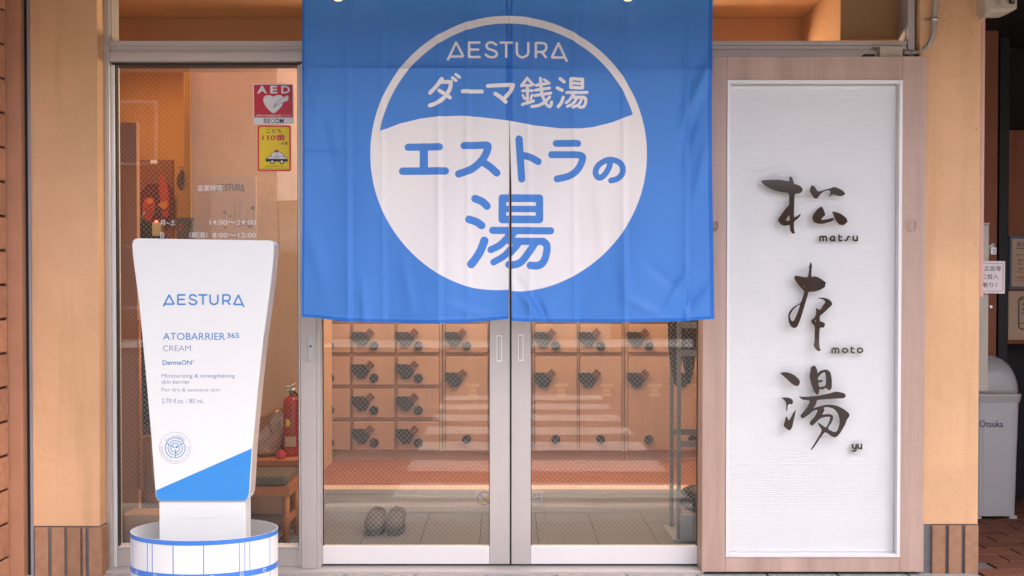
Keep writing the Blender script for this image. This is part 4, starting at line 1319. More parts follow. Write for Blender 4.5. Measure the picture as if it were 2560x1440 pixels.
def drape(px, py):
    """how far the cloth stands towards the street, metres"""
    d = np.zeros_like(px)
    low = smoothstep(150, 800, py)
    d += 0.006 * np.sin(px / 83.0 + 0.6) * (0.3 + 0.7 * low)
    d += 0.004 * np.sin(px / 37.0 + py / 240.0) * low
    for cx, a in ((868, 1.0), (955, .7), (1096, .8), (1168, 1.0), (1318, .8), (1435, 1.0), (1558, 1.1), (1712, 1.2)):   # sharp folds from packing
        x = px - cx - 0.004 * (py - 400)
        d += 0.0042 * a * np.exp(-np.abs(x) / 9.0) - 0.003 * a * np.exp(-np.abs(x - 13) / 16.0)
    d += 0.0035 * np.exp(-np.abs(py - 173 - 0.006 * (px - 1270)) / 7.0) * (0.5 + 0.5 * np.sin(px / 140.0))
    d -= 0.003 * np.exp(-np.abs(py - 372) / 9.0) * np.exp(-((px - 800) / 90) ** 2)
    # pulled wrinkles at the corners
    def wr(cx, cy, ang, amp, L, W):
        u = (px - cx) * math.cos(ang) + (py - cy) * math.sin(ang)
        v = -(px - cx) * math.sin(ang) + (py - cy) * math.cos(ang)
        return amp * np.exp(-(u / L) ** 2) * np.exp(-(v / W) ** 2)
    for a in ((1745, 230, 2.0, .009, 95, 17), (1725, 330, 1.9, -.007, 80, 15), (1755, 420, 1.8, .007, 80, 15), (1690, 730, 2.1, .007, 70, 14),
              (1735, 745, 2.2, -.006, 60, 13), (1320, 760, 1.0, .009, 48, 12), (1300, 720, .9, -.007, 40, 11), (1352, 778, 1.2, -.006, 35, 11), (1560, 700, 1.5, .005, 60, 14),
              (1600, 765, .5, .005, 50, 12), (1660, 690, .7, -.005, 60, 14), (790, 230, 1.25, .006, 90, 18), (815, 340, 1.4, -.005, 80, 14), (790, 640, 1.4, .004, 80, 20),
              (1180, 780, .3, .004, 60, 14), (910, 770, 1.5, .004, 50, 10), (1020, 720, 1.4, .003, 80, 14), (1500, 560, 1.5, .003, 100, 15), (1370, 720, 2.6, .004, 50, 10)):
        d += wr(*a)
    # hems a little thicker, centre edges kick out towards the foot
    d += 0.006 * low * np.exp(-np.abs(px - 1277) / 26.0)
    d += 0.0018 * (py > 790)
    return d


def panel(name, xl, xr, bottom, parent, label):
    xs = np.linspace(xl, xr, int((xr - xl) / 2.0) + 1)
    ys = np.linspace(-78, 805, 442)
    Xg, Yg = np.meshgrid(xs, ys)
    R = np.hypot(Xg - 1271, (Yg - 385))
    disc = R - 345.5
    wave = np.interp(Xg, wave_x, wave_y)
    lower = np.maximum(disc, (wave - Yg) * 0.97)
    ring = np.maximum(disc, 326.5 - R)
    S = np.minimum(ring, lower)
    S = np.maximum(S, -field(lowr, Xg, Yg))
    S = np.minimum(S, field(up, Xg, Yg))
    V, Fc, side_ = march(xs, ys, S, both=True)
    x, y = V[:, 0].copy(), V[:, 1].copy()
    # slit edge and hanging bottom edge bend the sheet itself
    if xl < 1000:
        nx_ = x - 1.2 * smoothstep(250, 800, y) * smoothstep(1100, 1273, x) + 3.0 * smoothstep(300, 800, y) * (1 - smoothstep(757, 800, x)) * np.sin(y / 150)
    else:
        nx_ = x + 5.5 * smoothstep(250, 520, y) * (1 - smoothstep(1274, 1420, x)) - 2.5 * np.sin(y / 170.0) * smoothstep(1700, 1782, x)
    ny = y + np.interp(x, *bottom) * smoothstep(560, 805, y)
    d = drape(x, y)
    W = np.empty((len(V), 3))
    # P() vectorised
    u = (nx_ - AX) / F
    v = -(ny - AY) / F
    dy = math.cos(TH) + v * math.sin(TH)
    t = (Y_NOR - CAM[1]) / dy
    W[:, 0] = u * t
    W[:, 1] = Y_NOR - d * 2.3
    W[:, 2] = CAM[2] + (-math.sin(TH) + v * math.cos(TH)) * t
    fm = side_.copy()
    cx = np.array([x[f].mean() for f in Fc]); cy = np.array([y[f].mean() for f in Fc])
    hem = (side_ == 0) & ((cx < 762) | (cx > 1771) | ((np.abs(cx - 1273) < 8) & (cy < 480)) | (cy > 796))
    fm[hem] = 2  # hems and centre seam get the blue painted as unlit from behind
    o = meshobj(name, W, Fc, ['noren_blue', 'noren_white', 'noren_hem_shade'], parent, fm=fm, smooth=True)
    o["label"] = label
    return o


nor = thing('noren_curtain', (X_(1270, Y_NOR), Y_NOR, 0.9), 'blue split door curtain with white round emblem and Japanese lettering', 'curtain')
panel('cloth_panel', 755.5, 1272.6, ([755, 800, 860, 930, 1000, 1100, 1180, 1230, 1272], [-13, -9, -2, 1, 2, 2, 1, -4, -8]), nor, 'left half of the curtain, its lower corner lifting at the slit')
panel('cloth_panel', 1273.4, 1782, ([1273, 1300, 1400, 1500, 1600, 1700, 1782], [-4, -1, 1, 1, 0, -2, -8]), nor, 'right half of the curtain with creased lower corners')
zrod = Z_(-86, Y_NOR)
rod = thing('curtain_rod', (X_(1270, Y_NOR), Y_NOR, zrod), 'round wooden rod carrying the blue curtain above the doors', 'rod')
tube('bar', [(X_(735, Y_NOR), Y_NOR, zrod), (X_(1803, Y_NOR), Y_NOR, zrod)], 0.012, 'wood_orange', rod, seg=14)
for px in (745, 1793):
    tube('bracket', [(X_(px, Y_NOR), Y_NOR, zrod + 0.012), (X_(px, Y_NOR), Y_NOR, 2.801)], 0.005, 'steel', rod, seg=8)

# two bare bulbs hanging just in front of the curtain's top
for i, px in enumerate((845, 1570)):
    b_ = P(px, 2.5, -0.40)
    lp = thing('pendant_bulb', b_, 'warm lit bare bulb hanging before the blue curtain', 'lamp', 'bulbs over the curtain')
    prof = [(0.0005, 0.0), (0.012, 0.002), (0.022, 0.010), (0.027, 0.024), (0.026, 0.038), (0.020, 0.052), (0.0135, 0.064), (0.013, 0.070)]
    lathe('glass_bulb', b_, prof, 'bulb_warm', lp, seg=20)
    lathe('socket', (b_[0], b_[1], b_[2] + 0.0702), [(0.0155, 0), (0.0165, 0.045), (0.006, 0.055)], 'black', lp, seg=16)
    tube('cord', [(b_[0], b_[1], b_[2] + 0.125), (b_[0], b_[1], 2.801)], 0.003, 'black', lp, seg=8)

# ================================================================== TUBE DISPLAY
tubed = thing('tube_display', P(507, 1345, -0.49)[:2] + (0.004,), 'large white cosmetic tube board with blue slanted foot', 'display')
TL = [(345, 595.5), (515, 598.5), (672, 600.5), (680, 603), (684.5, 610), (684.5, 628), (682, 660), (678, 700), (669, 769), (658, 850), (645, 970), (631.5, 1118),
      (628, 1180), (624.5, 1236), (621, 1246), (614, 1253.5), (398.5, 1253.5), (393, 1249), (388.5, 1239), (387.5, 1227), (378, 1100), (367, 970), (356, 850), (347, 760), (337, 681),
      (331.5, 640), (329.5, 612), (332, 602), (338, 597)]
TK = 0.075
outline('body', [TL], Y_TUBE, TK, 'board_white', tubed, bevel=0.004)
BL = [(389.9, 1226.0), (629.4, 1121.0), (625.9, 1180), (622.3, 1235.5), (619.2, 1244.4), (613.0, 1251.4), (399.3, 1251.4), (394.6, 1247.4), (390.8, 1238.4)]
outline('blue_field', [BL], Y_TUBE - 0.0006, 0.0004, 'print_blue', tubed)
# card-coloured edge of the board on the side that shows
eV = []
eF = []
seg_ = [(684.6, 612), (684.6, 628), (682.1, 660), (678.1, 700), (669.1, 769), (658.1, 850), (645.1, 970), (631.6, 1118), (628.1, 1180), (624.6, 1236)]
for i, (x, y) in enumerate(seg_):
    a = P(x, y, Y_TUBE)
    eV += [(a[0] + 0.0006, Y_TUBE + 0.002, a[2]), (a[0] + 0.0006, Y_TUBE + TK - 0.001, a[2])]
    if i: eF.append([2 * i - 2, 2 * i - 1, 2 * i + 1, 2 * i])
meshobj('edge_band', eV, eF, 'board_edge', tubed)
xcap0, xcap1 = X_(398, Y_TUBE + .004, 1300), X_(613, Y_TUBE + .004, 1300)
box('cap', xcap0, xcap1, Y_TUBE + 0.004, Y_TUBE + TK + 0.012, 0.005, Z_(1253.8, Y_TUBE + .004), 'board_white', tubed, bev=0.003)
pl = outline('cap_relief', [smooth_loop([(470, 1288), (500, 1292), (540, 1288), (556, 1283), (540, 1293), (505, 1297), (475, 1293)], 2)], Y_TUBE + 0.0030, 0.0012, 'board_white', tubed)
YT = Y_TUBE - 0.0006
stroke_print('lettering', wordmark(408, 611, 736, 762, 2.1), YT, 'ink_blue', tubed, step=0.8)
for s_, bx, m_, of in (('ATOBARRIER', (407.6, 832, 563, 850), 'ink_blue', 0.0), ('365', (567.5, 832, 598, 845), 'ink_blue', 0.01), ('CREAM', (407, 863.5, 477, 878), 'ink_soft', -0.008),
                       ('DermaON', (406, 900.5, 479, 912), 'ink_blue', 0.012), ('®', (481, 901, 486, 906), 'ink_soft', 0), ('Moisturizing & strengthening', (404.4, 934.5, 587, 947), 'ink_soft', -0.006),
                       ('skin barrier', (404.4, 949.5, 474.6, 959.5), 'ink_soft', -0.006), ('For dry & sensitive skin', (404.4, 969.5, 549.7, 982), 'ink_pale', -0.006), ('2.70 fl.oz. / 80 mL', (404.4, 996.5, 510, 1008), 'ink_soft', -0.006)):
    text('lettering', s_, bx, YT, m_, tubed, offset=of)
# round badge
zD = zmap(380, 1060, 12.0)
cxB, cyB = 695, 715
bd = []
bd.append((zD(arc(cxB, cyB, 300, 215, 330)), 0.95, 'r'))
bd.append((zD(arc(cxB, cyB, 300, -20, 90)), 0.95, 'r'))
bd.append((zD(arc(cxB, cyB, 300, 100, 210)), 0.95, 'r'))
bd.append((zD(arc(cxB, cyB, 215, 222, 325)), 0.9, 'r'))
bd.append((zD(arc(cxB, cyB, 215, -15, 88)), 0.9, 'r'))
bd.append((zD(arc(cxB, cyB, 215, 103, 207)), 0.9, 'r'))
bd.append((zD(arc(cxB, cyB, 135, 225, 318)), 0.9, 'r'))
bd.append((zD(arc(cxB, cyB, 135, -8, 80)), 0.9, 'r'))
bd.append((zD(arc(cxB, cyB, 135, 112, 202)), 0.9, 'r'))
for a, b, r in (((440, 575), (590, 655), .95), ((955, 575), (750, 690), .95), ((695, 770), (695, 1005), 1.15), ((735, 880), (705, 840), .8)):
    bd.append((zD([a, b]), r, 'r'))
bd.append((zD([(730, 690), (755, 690)]), 2.3, 'r'))
bd.append((zD([(600, 660), (640, 665), (675, 710), (635, 705), (600, 660)]), 0.7, 'r'))
stroke_print('badge_mark', bd, YT, 'ink_blue', tubed, step=0.7)
stroke_print('badge_ring', [(zD(arc(cxB, cyB, 470, 0, 360, 60)), 0.45, 'r')], YT, 'ink_pale', tubed, step=0.7)


def ring_text(name, s, cx, cy, r, a0, a1, h, Y, m, parent, inside=False):
    V, Fc = [], []
    n = len(s)
    for i, ch in enumerate(s):
        if ch == ' ': continue
        v, f = text_mesh(ch)
        ang = math.radians(a0 + (a1 - a0) * (i + 0.5) / n)
        w = (v[:, 0].max() + v[:, 0].min()) / 2
        k = len(V)
        for q in v:
            lx, ly = (q[0] - w) * h / 0.7, q[1] * h / 0.7
            rr = r + ly if not inside else r - ly
            if inside:
                tx, ty = -math.sin(ang) * -1, math.cos(ang) * -1
            else:
                tx, ty = -math.sin(ang), math.cos(ang)
            x = cx + rr * math.cos(ang) + tx * lx
            y = cy + rr * math.sin(ang) + ty * lx
            V.append(P(x, y, Y))
        Fc += [[j + k for j in ff] for ff in f]
    return meshobj(name, V, Fc, m, parent)


cb = zD([(cxB, cyB)])[0]
ring_text('badge_lettering', 'DermaON®', cb[0], cb[1], 27.5, 214, 322, 5.2, YT, 'ink_blue', tubed)
ring_text('badge_lettering', 'DERMATOLOGICALLY TESTED', cb[0], cb[1], 35.5, 187, -7, 4.2, YT, 'ink_soft', tubed, inside=True)

# ---- oval drum round its foot
DC = (P(512, 1322, -0.49)[0], -0.49)
DA, DB = 0.2675, 0.174
drum = thing('oval_drum', (DC[0], DC[1], 0.004), 'white oval drum with blue hoops and stave lines like a bath pail', 'pail')
DH = Z_(1322, -0.49)


def oval(name, z0, z1, r_out, r_in, m, a0=0.0, a1=360.0, n=96, parent=None):
    V, Fc = [], []
    closed = abs(a1 - a0) >= 359.9
    cnt = n if closed else n + 1
    for i in range(cnt):
        w = math.radians(a0 + (a1 - a0) * i / n)
        c, s = math.cos(w), math.sin(w)
        for (rr, z) in ((r_out, z0), (r_out, z1), (r_in, z1), (r_in, z0)):
            V.append((DC[0] + (DA + rr) * c, DC[1] + (DB + rr) * s, z))
    for i in range(n):
        a, b = i * 4, ((i + 1) % cnt) * 4
        for k in range(4):
            Fc.append([a + k, b + k, b + (k + 1) % 4, a + (k + 1) % 4])
    if not closed:
        Fc.append([0, 1, 2, 3]); Fc.append([(cnt - 1) * 4 + k for k in (3, 2, 1, 0)])
    return meshobj(name, V, Fc, m, parent, smooth=False)


wall_o = oval('wall', 0.004, DH, 0.0, -0.003, 'drum_white', parent=drum, n=128)
z_b1 = DH - 0.0006
hoops = ((DH - 0.0165, DH - 0.0005), (0.150, 0.171), (0.022, 0.043))
for a, b in hoops:
    oval('hoop', a, b, 0.0008, 0.0002, 'drum_blue', parent=drum, n=128)


def drum_ang(px, py, front=True):
    """angle on the drum where the sight line through px meets its front"""
    d = ray(px, py)
    best = None
    for i in range(1801):
        w = math.radians(180 + i * 0.1)
        x, y = DC[0] + DA * math.cos(w), DC[1] + DB * math.sin(w)
        t = (y - CAM[1]) / d[1]
        e = abs(CAM[0] + d[0] * t - x)
        if best is None or e < best[0]:
            best = (e, math.degrees(w))
    return best[1]


for px in (332.5, 368.5, 380.8, 433, 509, 598, 612, 624.5, 674.5):
    a = drum_ang(px, 1390)
    oval('stave_line', hoops[1][1] + .0006, hoops[0][0] - .0006, 0.0006, 0.0002, 'drum_blue', a - 0.34, a + 0.34, n=1, parent=drum)
    oval('stave_line', hoops[2][1] + .0006, hoops[1][0] - .0006, 0.0006, 0.0002, 'drum_blue', a - 0.34, a + 0.34, n=1, parent=drum)
for px in (343, 388, 455, 531, 604, 660, 691):
    a = math.radians(drum_ang(px, 1430))
    nrm = Vector((math.cos(a) / DA, math.sin(a) / DB, 0)).normalized()
    tan = Vector((-nrm.y, nrm.x, 0))
    c = Vector((DC[0] + DA * math.cos(a), DC[1] + DB * math.sin(a), (hoops[1][0] + hoops[1][1]) / 2)) + nrm * 0.0019
    V, Fc = [], []
    for i in range(20):
        w = 2 * math.pi * i / 20
        for rr in (0.0068, 0.0048):
            V.append(tuple(c + tan * math.cos(w) * rr + Vector((0, 0, 1)) * math.sin(w) * rr))
        j = (i + 1) % 20
        Fc.append([2 * i, 2 * j, 2 * j + 1, 2 * i + 1])
    meshobj('ring_mark', V, Fc, 'drum_white', drum)

# ================================================================== STICKERS ON THE GLASS
YS = -0.0045
s1_ = thing('defibrillator_sticker', P(683, 310, YS), 'red and white heart sticker on the side window glass', 'sticker')
outline('film', [[(632, 209), (733, 210), (734.5, 310), (634, 311)]], YS, 0.0006, 'sticker_white', s1_)
outline('red_field', [[(634.5, 212), (731, 212), (732, 293.5), (635.5, 294)]], YS - 0.0005, 0.0003, 'sticker_red', s1_)
for ch, bx in (('A', (643, 214.5, 667.5, 233.5)), ('E', (675.5, 214.5, 693.5, 233.5)), ('D', (703, 214.5, 725, 233.5))):
    text('lettering', ch, bx, YS - 0.0009, 'sticker_white', s1_, offset=0.03)
zE = zmap(620, 190, 806 / 140)
heart = [(365, 545), (300, 490), (245, 425), (218, 360), (222, 310), (255, 280), (300, 275), (340, 285), (365, 300), (395, 282), (440, 272), (485, 280), (508, 305), (580, 265), (583, 355), (505, 375), (490, 430), (430, 495)]
outline('heart', [smooth_loop(zE(heart), 1)], YS - 0.0009, 0.0003, 'sticker_white', s1_)
stroke_print('spark_line', [(zE([(583, 268), (500, 318), (372, 412), (400, 420), (358, 455)]), 0.45, 'r'), (zE([(505, 382), (395, 418), (415, 432), (358, 455)]), 0.45, 'r')], YS - 0.0013, 'ink_black', s1_, step=0.7)
text('lettering', '自動体外式除細動器を設置しています', (640, 286.5, 728, 291.5), YS - 0.0009, 'sticker_white', s1_, offset=0.01)
for ch, bx, m_ in (('S', (658.5, 296.5, 667.5, 308), 'ink_navy'), ('E', (669, 296.5, 675.5, 308), 'ink_navy'), ('C', (677, 296.5, 686.5, 308), 'ink_teal'), ('O', (687, 296.5, 698.5, 308), 'ink_navy'), ('M', (699.5, 296.5, 709, 308), 'ink_navy')):
    text('lettering', ch, bx, YS - 0.0007, m_, s1_, offset=0.02)


def rrect(x0, y0, x1, y1, r, n=5):
    out = []
    for cx, cy, a in ((x1 - r, y0 + r, -90), (x1 - r, y1 - r, 0), (x0 + r, y1 - r, 90), (x0 + r, y0 + r, 180)):
        out += [(cx + r * math.cos(math.radians(a + 90 * k / n)), cy + r * math.sin(math.radians(a + 90 * k / n))) for k in range(n + 1)]
    return out


s2_ = thing('safety_sticker', P(686, 428, YS), 'yellow sticker with red rim and small police car on the side window', 'sticker')
outline('film', [rrect(644, 313.5, 727.5, 428, 5)], YS, 0.0006, 'sign_red', s2_)
outline('yellow_field', [rrect(648, 317.5, 723.5, 424, 3)], YS - 0.0005, 0.0003, 'sticker_yellow', s2_)
text('lettering', 'こども', (666, 322, 704.5, 332.5), YS - 0.0009, 'ink_black', s2_, offset=0.012)
text('lettering', '110番', (655.5, 336, 714.5, 351.5), YS - 0.0009, 'ink_red', s2_, offset=0.02)
text('lettering', 'の家', (703.5, 354.5, 719.5, 362), YS - 0.0009, 'ink_black', s2_, offset=0.012)
carp = [(664, 397), (672, 393), (676.5, 391), (680, 383), (685, 380), (700, 380), (706, 384), (710, 391), (716, 395), (719, 401), (719, 403.5), (665, 403.5)]
outline('car_body', [carp], YS - 0.0009, 0.0003, 'sticker_white', s2_)
outline('car_lower', [[(665, 396), (668, 397), (718.5, 397.5), (719.2, 403.8), (665, 403.8)]], YS - 0.0013, 0.0003, 'ink_black', s2_)
stroke_print('car_outline', [(carp + [carp[0]], 0.5, 'r'), ([(692, 380), (692, 391)], 0.5, 'r'), ([(676, 391), (710, 391)], 0.4, 'r')], YS - 0.0017, 'ink_black', s2_, step=0.7)
outline('beacon', [[(687, 375), (695.5, 375), (696.5, 379.5), (686, 379.5)]], YS - 0.0009, 0.0003, 'ink_red', s2_)
for cx in (680.5, 704.5):
    outline('wheel', [arc(cx, 404.5, 5.8, 0, 340, 17)], YS - 0.0021, 0.0003, 'ink_black', s2_)
    outline('wheel_hub', [arc(cx, 404.5, 3.2, 0, 340, 17)], YS - 0.0025, 0.0003, 'sticker_white', s2_)
text('lettering', '警 視 庁', (685, 392.5, 699.5, 396), YS - 0.0017, 'ink_black', s2_)
text('lettering', '危険を感じた時は声をかけて', (663.5, 413.5, 708.5, 417), YS - 0.0009, 'ink_black', s2_)
text('lettering', '・地域安全活動推進　子どもを守る家です・', (651, 419, 721, 422), YS - 0.0009, 'ink_black', s2_)

hrs = thing('opening_hours', P(520, 594, YS), 'white vinyl opening hours lettering on the side window glass', 'lettering')
for s_, bx in (('営業時間', (494, 462.5, 555, 478)), ('月~土', (400, 549, 439, 563.5)), ('14:00～24:00', (524, 550, 640, 562)), ('日', (401, 581, 410, 595)), ('（朝湯）', (473, 580, 518, 595)), ('8:00～12:00', (531.5, 582, 640, 594))):
    text('lettering', s_, bx, YS, 'vinyl_white', hrs, offset=0.006)

# ================================================================== SHOE LOCKERS
def pl_(px, py, Y):
    return P(px, py, Y)


rows_s = [(571, 640), (650, 721), (730, 801), (810, 881.5), (891, 962), (971.5, 1044), (1053, 1125)]


def locker(label, cols, tall, x_lo, x_hi):
    yl = Y_LOCK
    xa_, xb_ = X_(x_lo, yl, 960), X_(x_hi, yl, 960)
    L = thing('shoe_locker', ((xa_ + xb_) / 2, yl, z_up), label, 'locker')
    ztp = Z_(562, yl)
    box('carcass', xa_, xb_, yl + 0.012, yl + 0.40, Z_(1133, yl), ztp, 'locker_frame', L, bev=0.003)
    box('plinth', xa_, xb_, yl + 0.022, yl + 0.40, z_up - 0.002, Z_(1133, yl) - 0.001, 'locker_frame', L, bev=0.002)
    for c0 in cols:
        rl = [(a, b, 0) for a, b in (rows_s[:4] if tall else rows_s)] + ([(891, 1125, 1)] if tall else [])
        for (ya, yb_, big) in rl:
            x0, x1 = X_(c0, yl, 960), X_(c0 + 104, yl, 960)
            z0, z1 = Z_(yb_, yl), Z_(ya, yl)
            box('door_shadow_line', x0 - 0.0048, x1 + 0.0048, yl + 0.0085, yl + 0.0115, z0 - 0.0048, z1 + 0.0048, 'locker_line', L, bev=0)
            d = box('door', x0, x1, yl - 0.006, yl + 0.008, z0, z1, 'locker', L, bev=0.003)
            oy = 21 if big else 0
            rel = [(-4, 20), (26, 20), (42, 37), (30, 56), (14, 57), (-3, 39)]
            outline('lock_plate', [[(c0 + a, ya + oy + b) for a, b in rel]], yl - 0.020, 0.0135, 'lock_black', d)
            tg_ = [(41, 10 + oy), (54, 23 + oy), (41, 36 + oy), (28, 23 + oy)]
            outline('wooden_tag', [[(c0 + a, ya + b) for a, b in tg_]], yl - 0.027, 0.0065, 'lock_tag', d)
            ky = 208 if big else 55
            outline('knob', [arc(c0 + 51.5, ya + ky, 11.4, 0, 345, 23)], yl - 0.022, 0.0155, 'lock_black', d)
            if big:
                for w2, y2 in ((17, 68), (9, 80), (12, 91)):
                    outline('paper_label', [[(c0 + 66 - w2, ya + y2), (c0 + 66 + w2, ya + y2), (c0 + 66 + w2, ya + y2 + 9), (c0 + 66 - w2, ya + y2 + 9)]], yl - 0.0068, 0.0006, 'paper_cream', d)
    return L


locker('wooden shoe locker of small square doors behind the mullion', (661, 772, 883, 994), False, 655, 1105)
locker('wooden shoe locker with tall lower doors behind the meeting stiles', (1115, 1226, 1338, 1450), True, 1107, 1562)
locker('wooden shoe locker with tall lower doors behind the grey umbrella rack', (1571, 1681, 1792), True, 1564, 1900)

# step notice
YST = Y_STEP - 0.0085
nn = thing('step_notice', P(1273, 1265, YST), 'small white shoes-off notice with pictogram on the stone step', 'notice')
pbox('plate', 1188, 1228, 1358, 1265, YST, Y_STEP - 0.0062, 'paper', nn, bev=0)
stroke_print('prohibition_ring', [(arc(1210, 1246, 16, 0, 360, 36), 1.6, 'r'), ([(1199, 1235), (1221, 1257)], 1.3, 'r')], YST - 0.0006, 'ink_pink', nn, step=0.8)
outline('slipper_print', [smooth_loop([(1193, 1257), (1199, 1252), (1212, 1250), (1213, 1254), (1207, 1259), (1198, 1260)], 1)], YST - 0.0012, 0.0004, 'sticker_yellow', nn)
outline('slipper_print', [smooth_loop([(1211, 1243), (1217, 1238), (1222, 1242), (1222, 1248), (1215, 1250)], 1)], YST - 0.0012, 0.0004, 'sticker_yellow', nn)
text('lettering', 'OFF', (1322, 1233, 1353, 1242.5), YST - 0.0006, 'ink_pink', nn, offset=0.02)
text('lettering', 'PLEASE', (1312, 1244, 1352, 1248.5), YST - 0.0006, 'ink_black', nn, offset=0.01)


def shoe(name, cx, cy, z0, L, W, H, rot, m1, m2, label, group=None):
    """low shoe: rounded sole, swelling toe, open collar"""
    root = thing(name, (cx, cy, z0), label, 'shoe', group)
    ca, sa = math.cos(rot), math.sin(rot)
    def ring(y, w, z, h, n=14, top=1.0):
        out = []
        for k in range(n):
            a = 2 * math.pi * k / n
            xx = w * math.cos(a)
            zz = z + h * (0.5 + 0.5 * math.sin(a)) * top
            out.append((cx + xx * ca - y * sa, cy + xx * sa + y * ca, z0 + zz))
        return out
    secs = [(-L / 2, .12 * W, .3), (-L / 2 + .02 * L, .32 * W, .62), (-L * .40, .42 * W, .85), (-L * .2, .46 * W, 1.0), (L * .05, .46 * W, .92), (L * .2, .5 * W, .78), (L * .35, .47 * W, .58), (L * .45, .33 * W, .42), (L * .5, .10 * W, .22)]
    V, Fc = [], []
    for y, w, h in secs:
        V += ring(y, w, 0.016, (H - 0.016) * h)
    n = 14
    for i in range(len(secs) - 1):
        for k in range(n):
            Fc.append([i * n + k, i * n + (k + 1) % n, (i + 1) * n + (k + 1) % n, (i + 1) * n + k])
    Fc += [list(range(n)), [(len(secs) - 1) * n + k for k in range(n)]]
    meshobj('upper', V, Fc, [m1, m2], root, smooth=True, fm=[1 if i // n >= 4 else 0 for i in range(n * (len(secs) - 1))] + [0, 1])  # toe half takes the second colour; grey there stands for a reflection
    V, Fc = [], []
    N_ = 24
    for z in (0.0, 0.02):
        for k in range(N_):
            a = 2 * math.pi * k / N_
            yy = L * .515 * math.sin(a)
            xx = W * (.46 + .05 * math.sin(a)) * math.cos(a) * (1 if abs(math.sin(a)) < .95 else .9)
            V.append((cx + xx * ca - yy * sa, cy + xx * sa + yy * ca, z0 + z))
    Fc = [[k, (k + 1) % N_, N_ + (k + 1) % N_, N_ + k] for k in range(N_)] + [list(range(N_))[::-1], list(range(N_, 2 * N_))]
    meshobj('sole', V, Fc, m2, root)
    return root


for px, l_ in ((929, 'grey soled black slip-on shoe on the tiles'), (981, 'grey soled black slip-on shoe on the tiles')):
    p = P(px, 1287, 0.50)
    shoe('slip_on_shoe', p[0], 0.66, 0.002, 0.25, 0.098, 0.105, math.pi, 'shoe_black', 'sole_sheen_grey', l_, 'pair of black shoes on the tiles')
# ================================================================== UMBRELLA RACK
YU = 0.55
rk = thing('umbrella_rack', (X_(1715, YU), YU, 0.002), 'grey steel umbrella rack standing inside the right door', 'rack')
for (px, yy) in ((1697, YU - 0.10), (1679, YU + 0.14), (1800, YU - 0.10), (1800, YU + 0.14)):
    x = X_(px, yy, 1050)
    box('post', x - 0.009, x + 0.009, yy - 0.009, yy + 0.009, 0.012, 1.02, 'rack_steel', rk, bev=0.002)
xl_, xr_ = X_(1697, YU - .10, 1050) + .0095, X_(1800, YU - .10, 1050) - .0095
xl2 = X_(1679, YU + .14, 1050) + .0095
for zz in (0.44, 0.86, 0.99):
    box('rail', xl_, xr_, YU - 0.107, YU - 0.093, zz, zz + 0.028, 'rack_steel', rk, bev=0.002)
    box('rail', xl2, xr_, YU + 0.133, YU + 0.147, zz + 0.02, zz + 0.048, 'rack_steel', rk, bev=0.002)
box('drip_tray', X_(1684, YU - .12, 1300), xr_, YU - 0.12, YU + 0.16, 0.002, 0.0115, 'tray_blue', rk, bev=0.002)
box('tray_front', X_(1700, YU - .13, 1300), xr_, YU - 0.135, YU - 0.1215, 0.012, 0.13, 'tray_blue', rk, bev=0.003)
for i, px in enumerate((1690, 1722)):
    x = X_(px, YU + .02, 900)
    um = thing('folded_umbrella', (x, YU + .02, 0.7), 'black folded umbrella hanging in the steel rack', 'umbrella', 'umbrellas in the rack')
    V, Fc = [], []
    zz_ = [1.10, 1.07, 1.00, 0.90, 0.80, 0.72]
    rr_ = [0.010, 0.024, 0.034, 0.03, 0.02, 0.006]
    n = 16
    for z, r in zip(zz_, rr_):
        for k in range(n):
            a = 2 * math.pi * k / n + z * 3
            q = r * (1 + 0.25 * (k % 2))
            V.append((x + q * math.cos(a), YU + .02 + q * math.sin(a), z))
    for r in range(5):
        for k in range(n):
            Fc.append([r * n + k, r * n + (k + 1) % n, (r + 1) * n + (k + 1) % n, (r + 1) * n + k])
    Fc += [list(range(n)), [5 * n + k for k in range(n)]]
    meshobj('canopy', V, Fc, 'shoe_black', um)
    tube('shaft', [(x, YU + .02, 1.081), (x, YU + .02, 1.17), (x + .02, YU + .02, 1.20), (x + .04, YU + .02, 1.18)], 0.005, 'hang_brown', um, seg=8)
shoe('sneaker', X_(1732, YU, 1280), YU, 0.131, 0.23, 0.095, 0.12, 0.2, 'shoe_black', 'sole_sheen_grey', 'black sneaker on the tray of the umbrella rack')

# ================================================================== THINGS BEHIND THE SIDE WINDOW
YB_ = 0.55
pbd = tag(pbox('partition_board', 297, 306, 344, 1340, 0.62, 0.66, 'plywood', z0=0.002), 'brown plywood board leaning inside the side window', 'board')
# low bench with bag and extinguisher
bn = thing('bench', (X_(690, 0.8), 0.8, 0.002), 'low orange wooden bench along the peach wall', 'bench')
zt_b = Z_(1147, 0.7)
xb0, xb1 = X_(560, 0.72, 1150), X_(758, 0.72, 1150)
box('top', xb0, xb1, 0.66, 0.98, zt_b - 0.03, zt_b, 'wood_orange', bn, bev=0.004)
for x in (xb0 + .03, xb1 - .04):
    for y in (0.68, 0.93):
        box('leg', x - .018, x + .018, y, y + .036, 0.002, zt_b - .0305, 'wood_orange', bn, bev=0.003)
box('apron', xb0 + .05, xb1 - .06, 0.672, 0.69, zt_b - .09, zt_b - .0305, 'wood_orange', bn, bev=0.002)

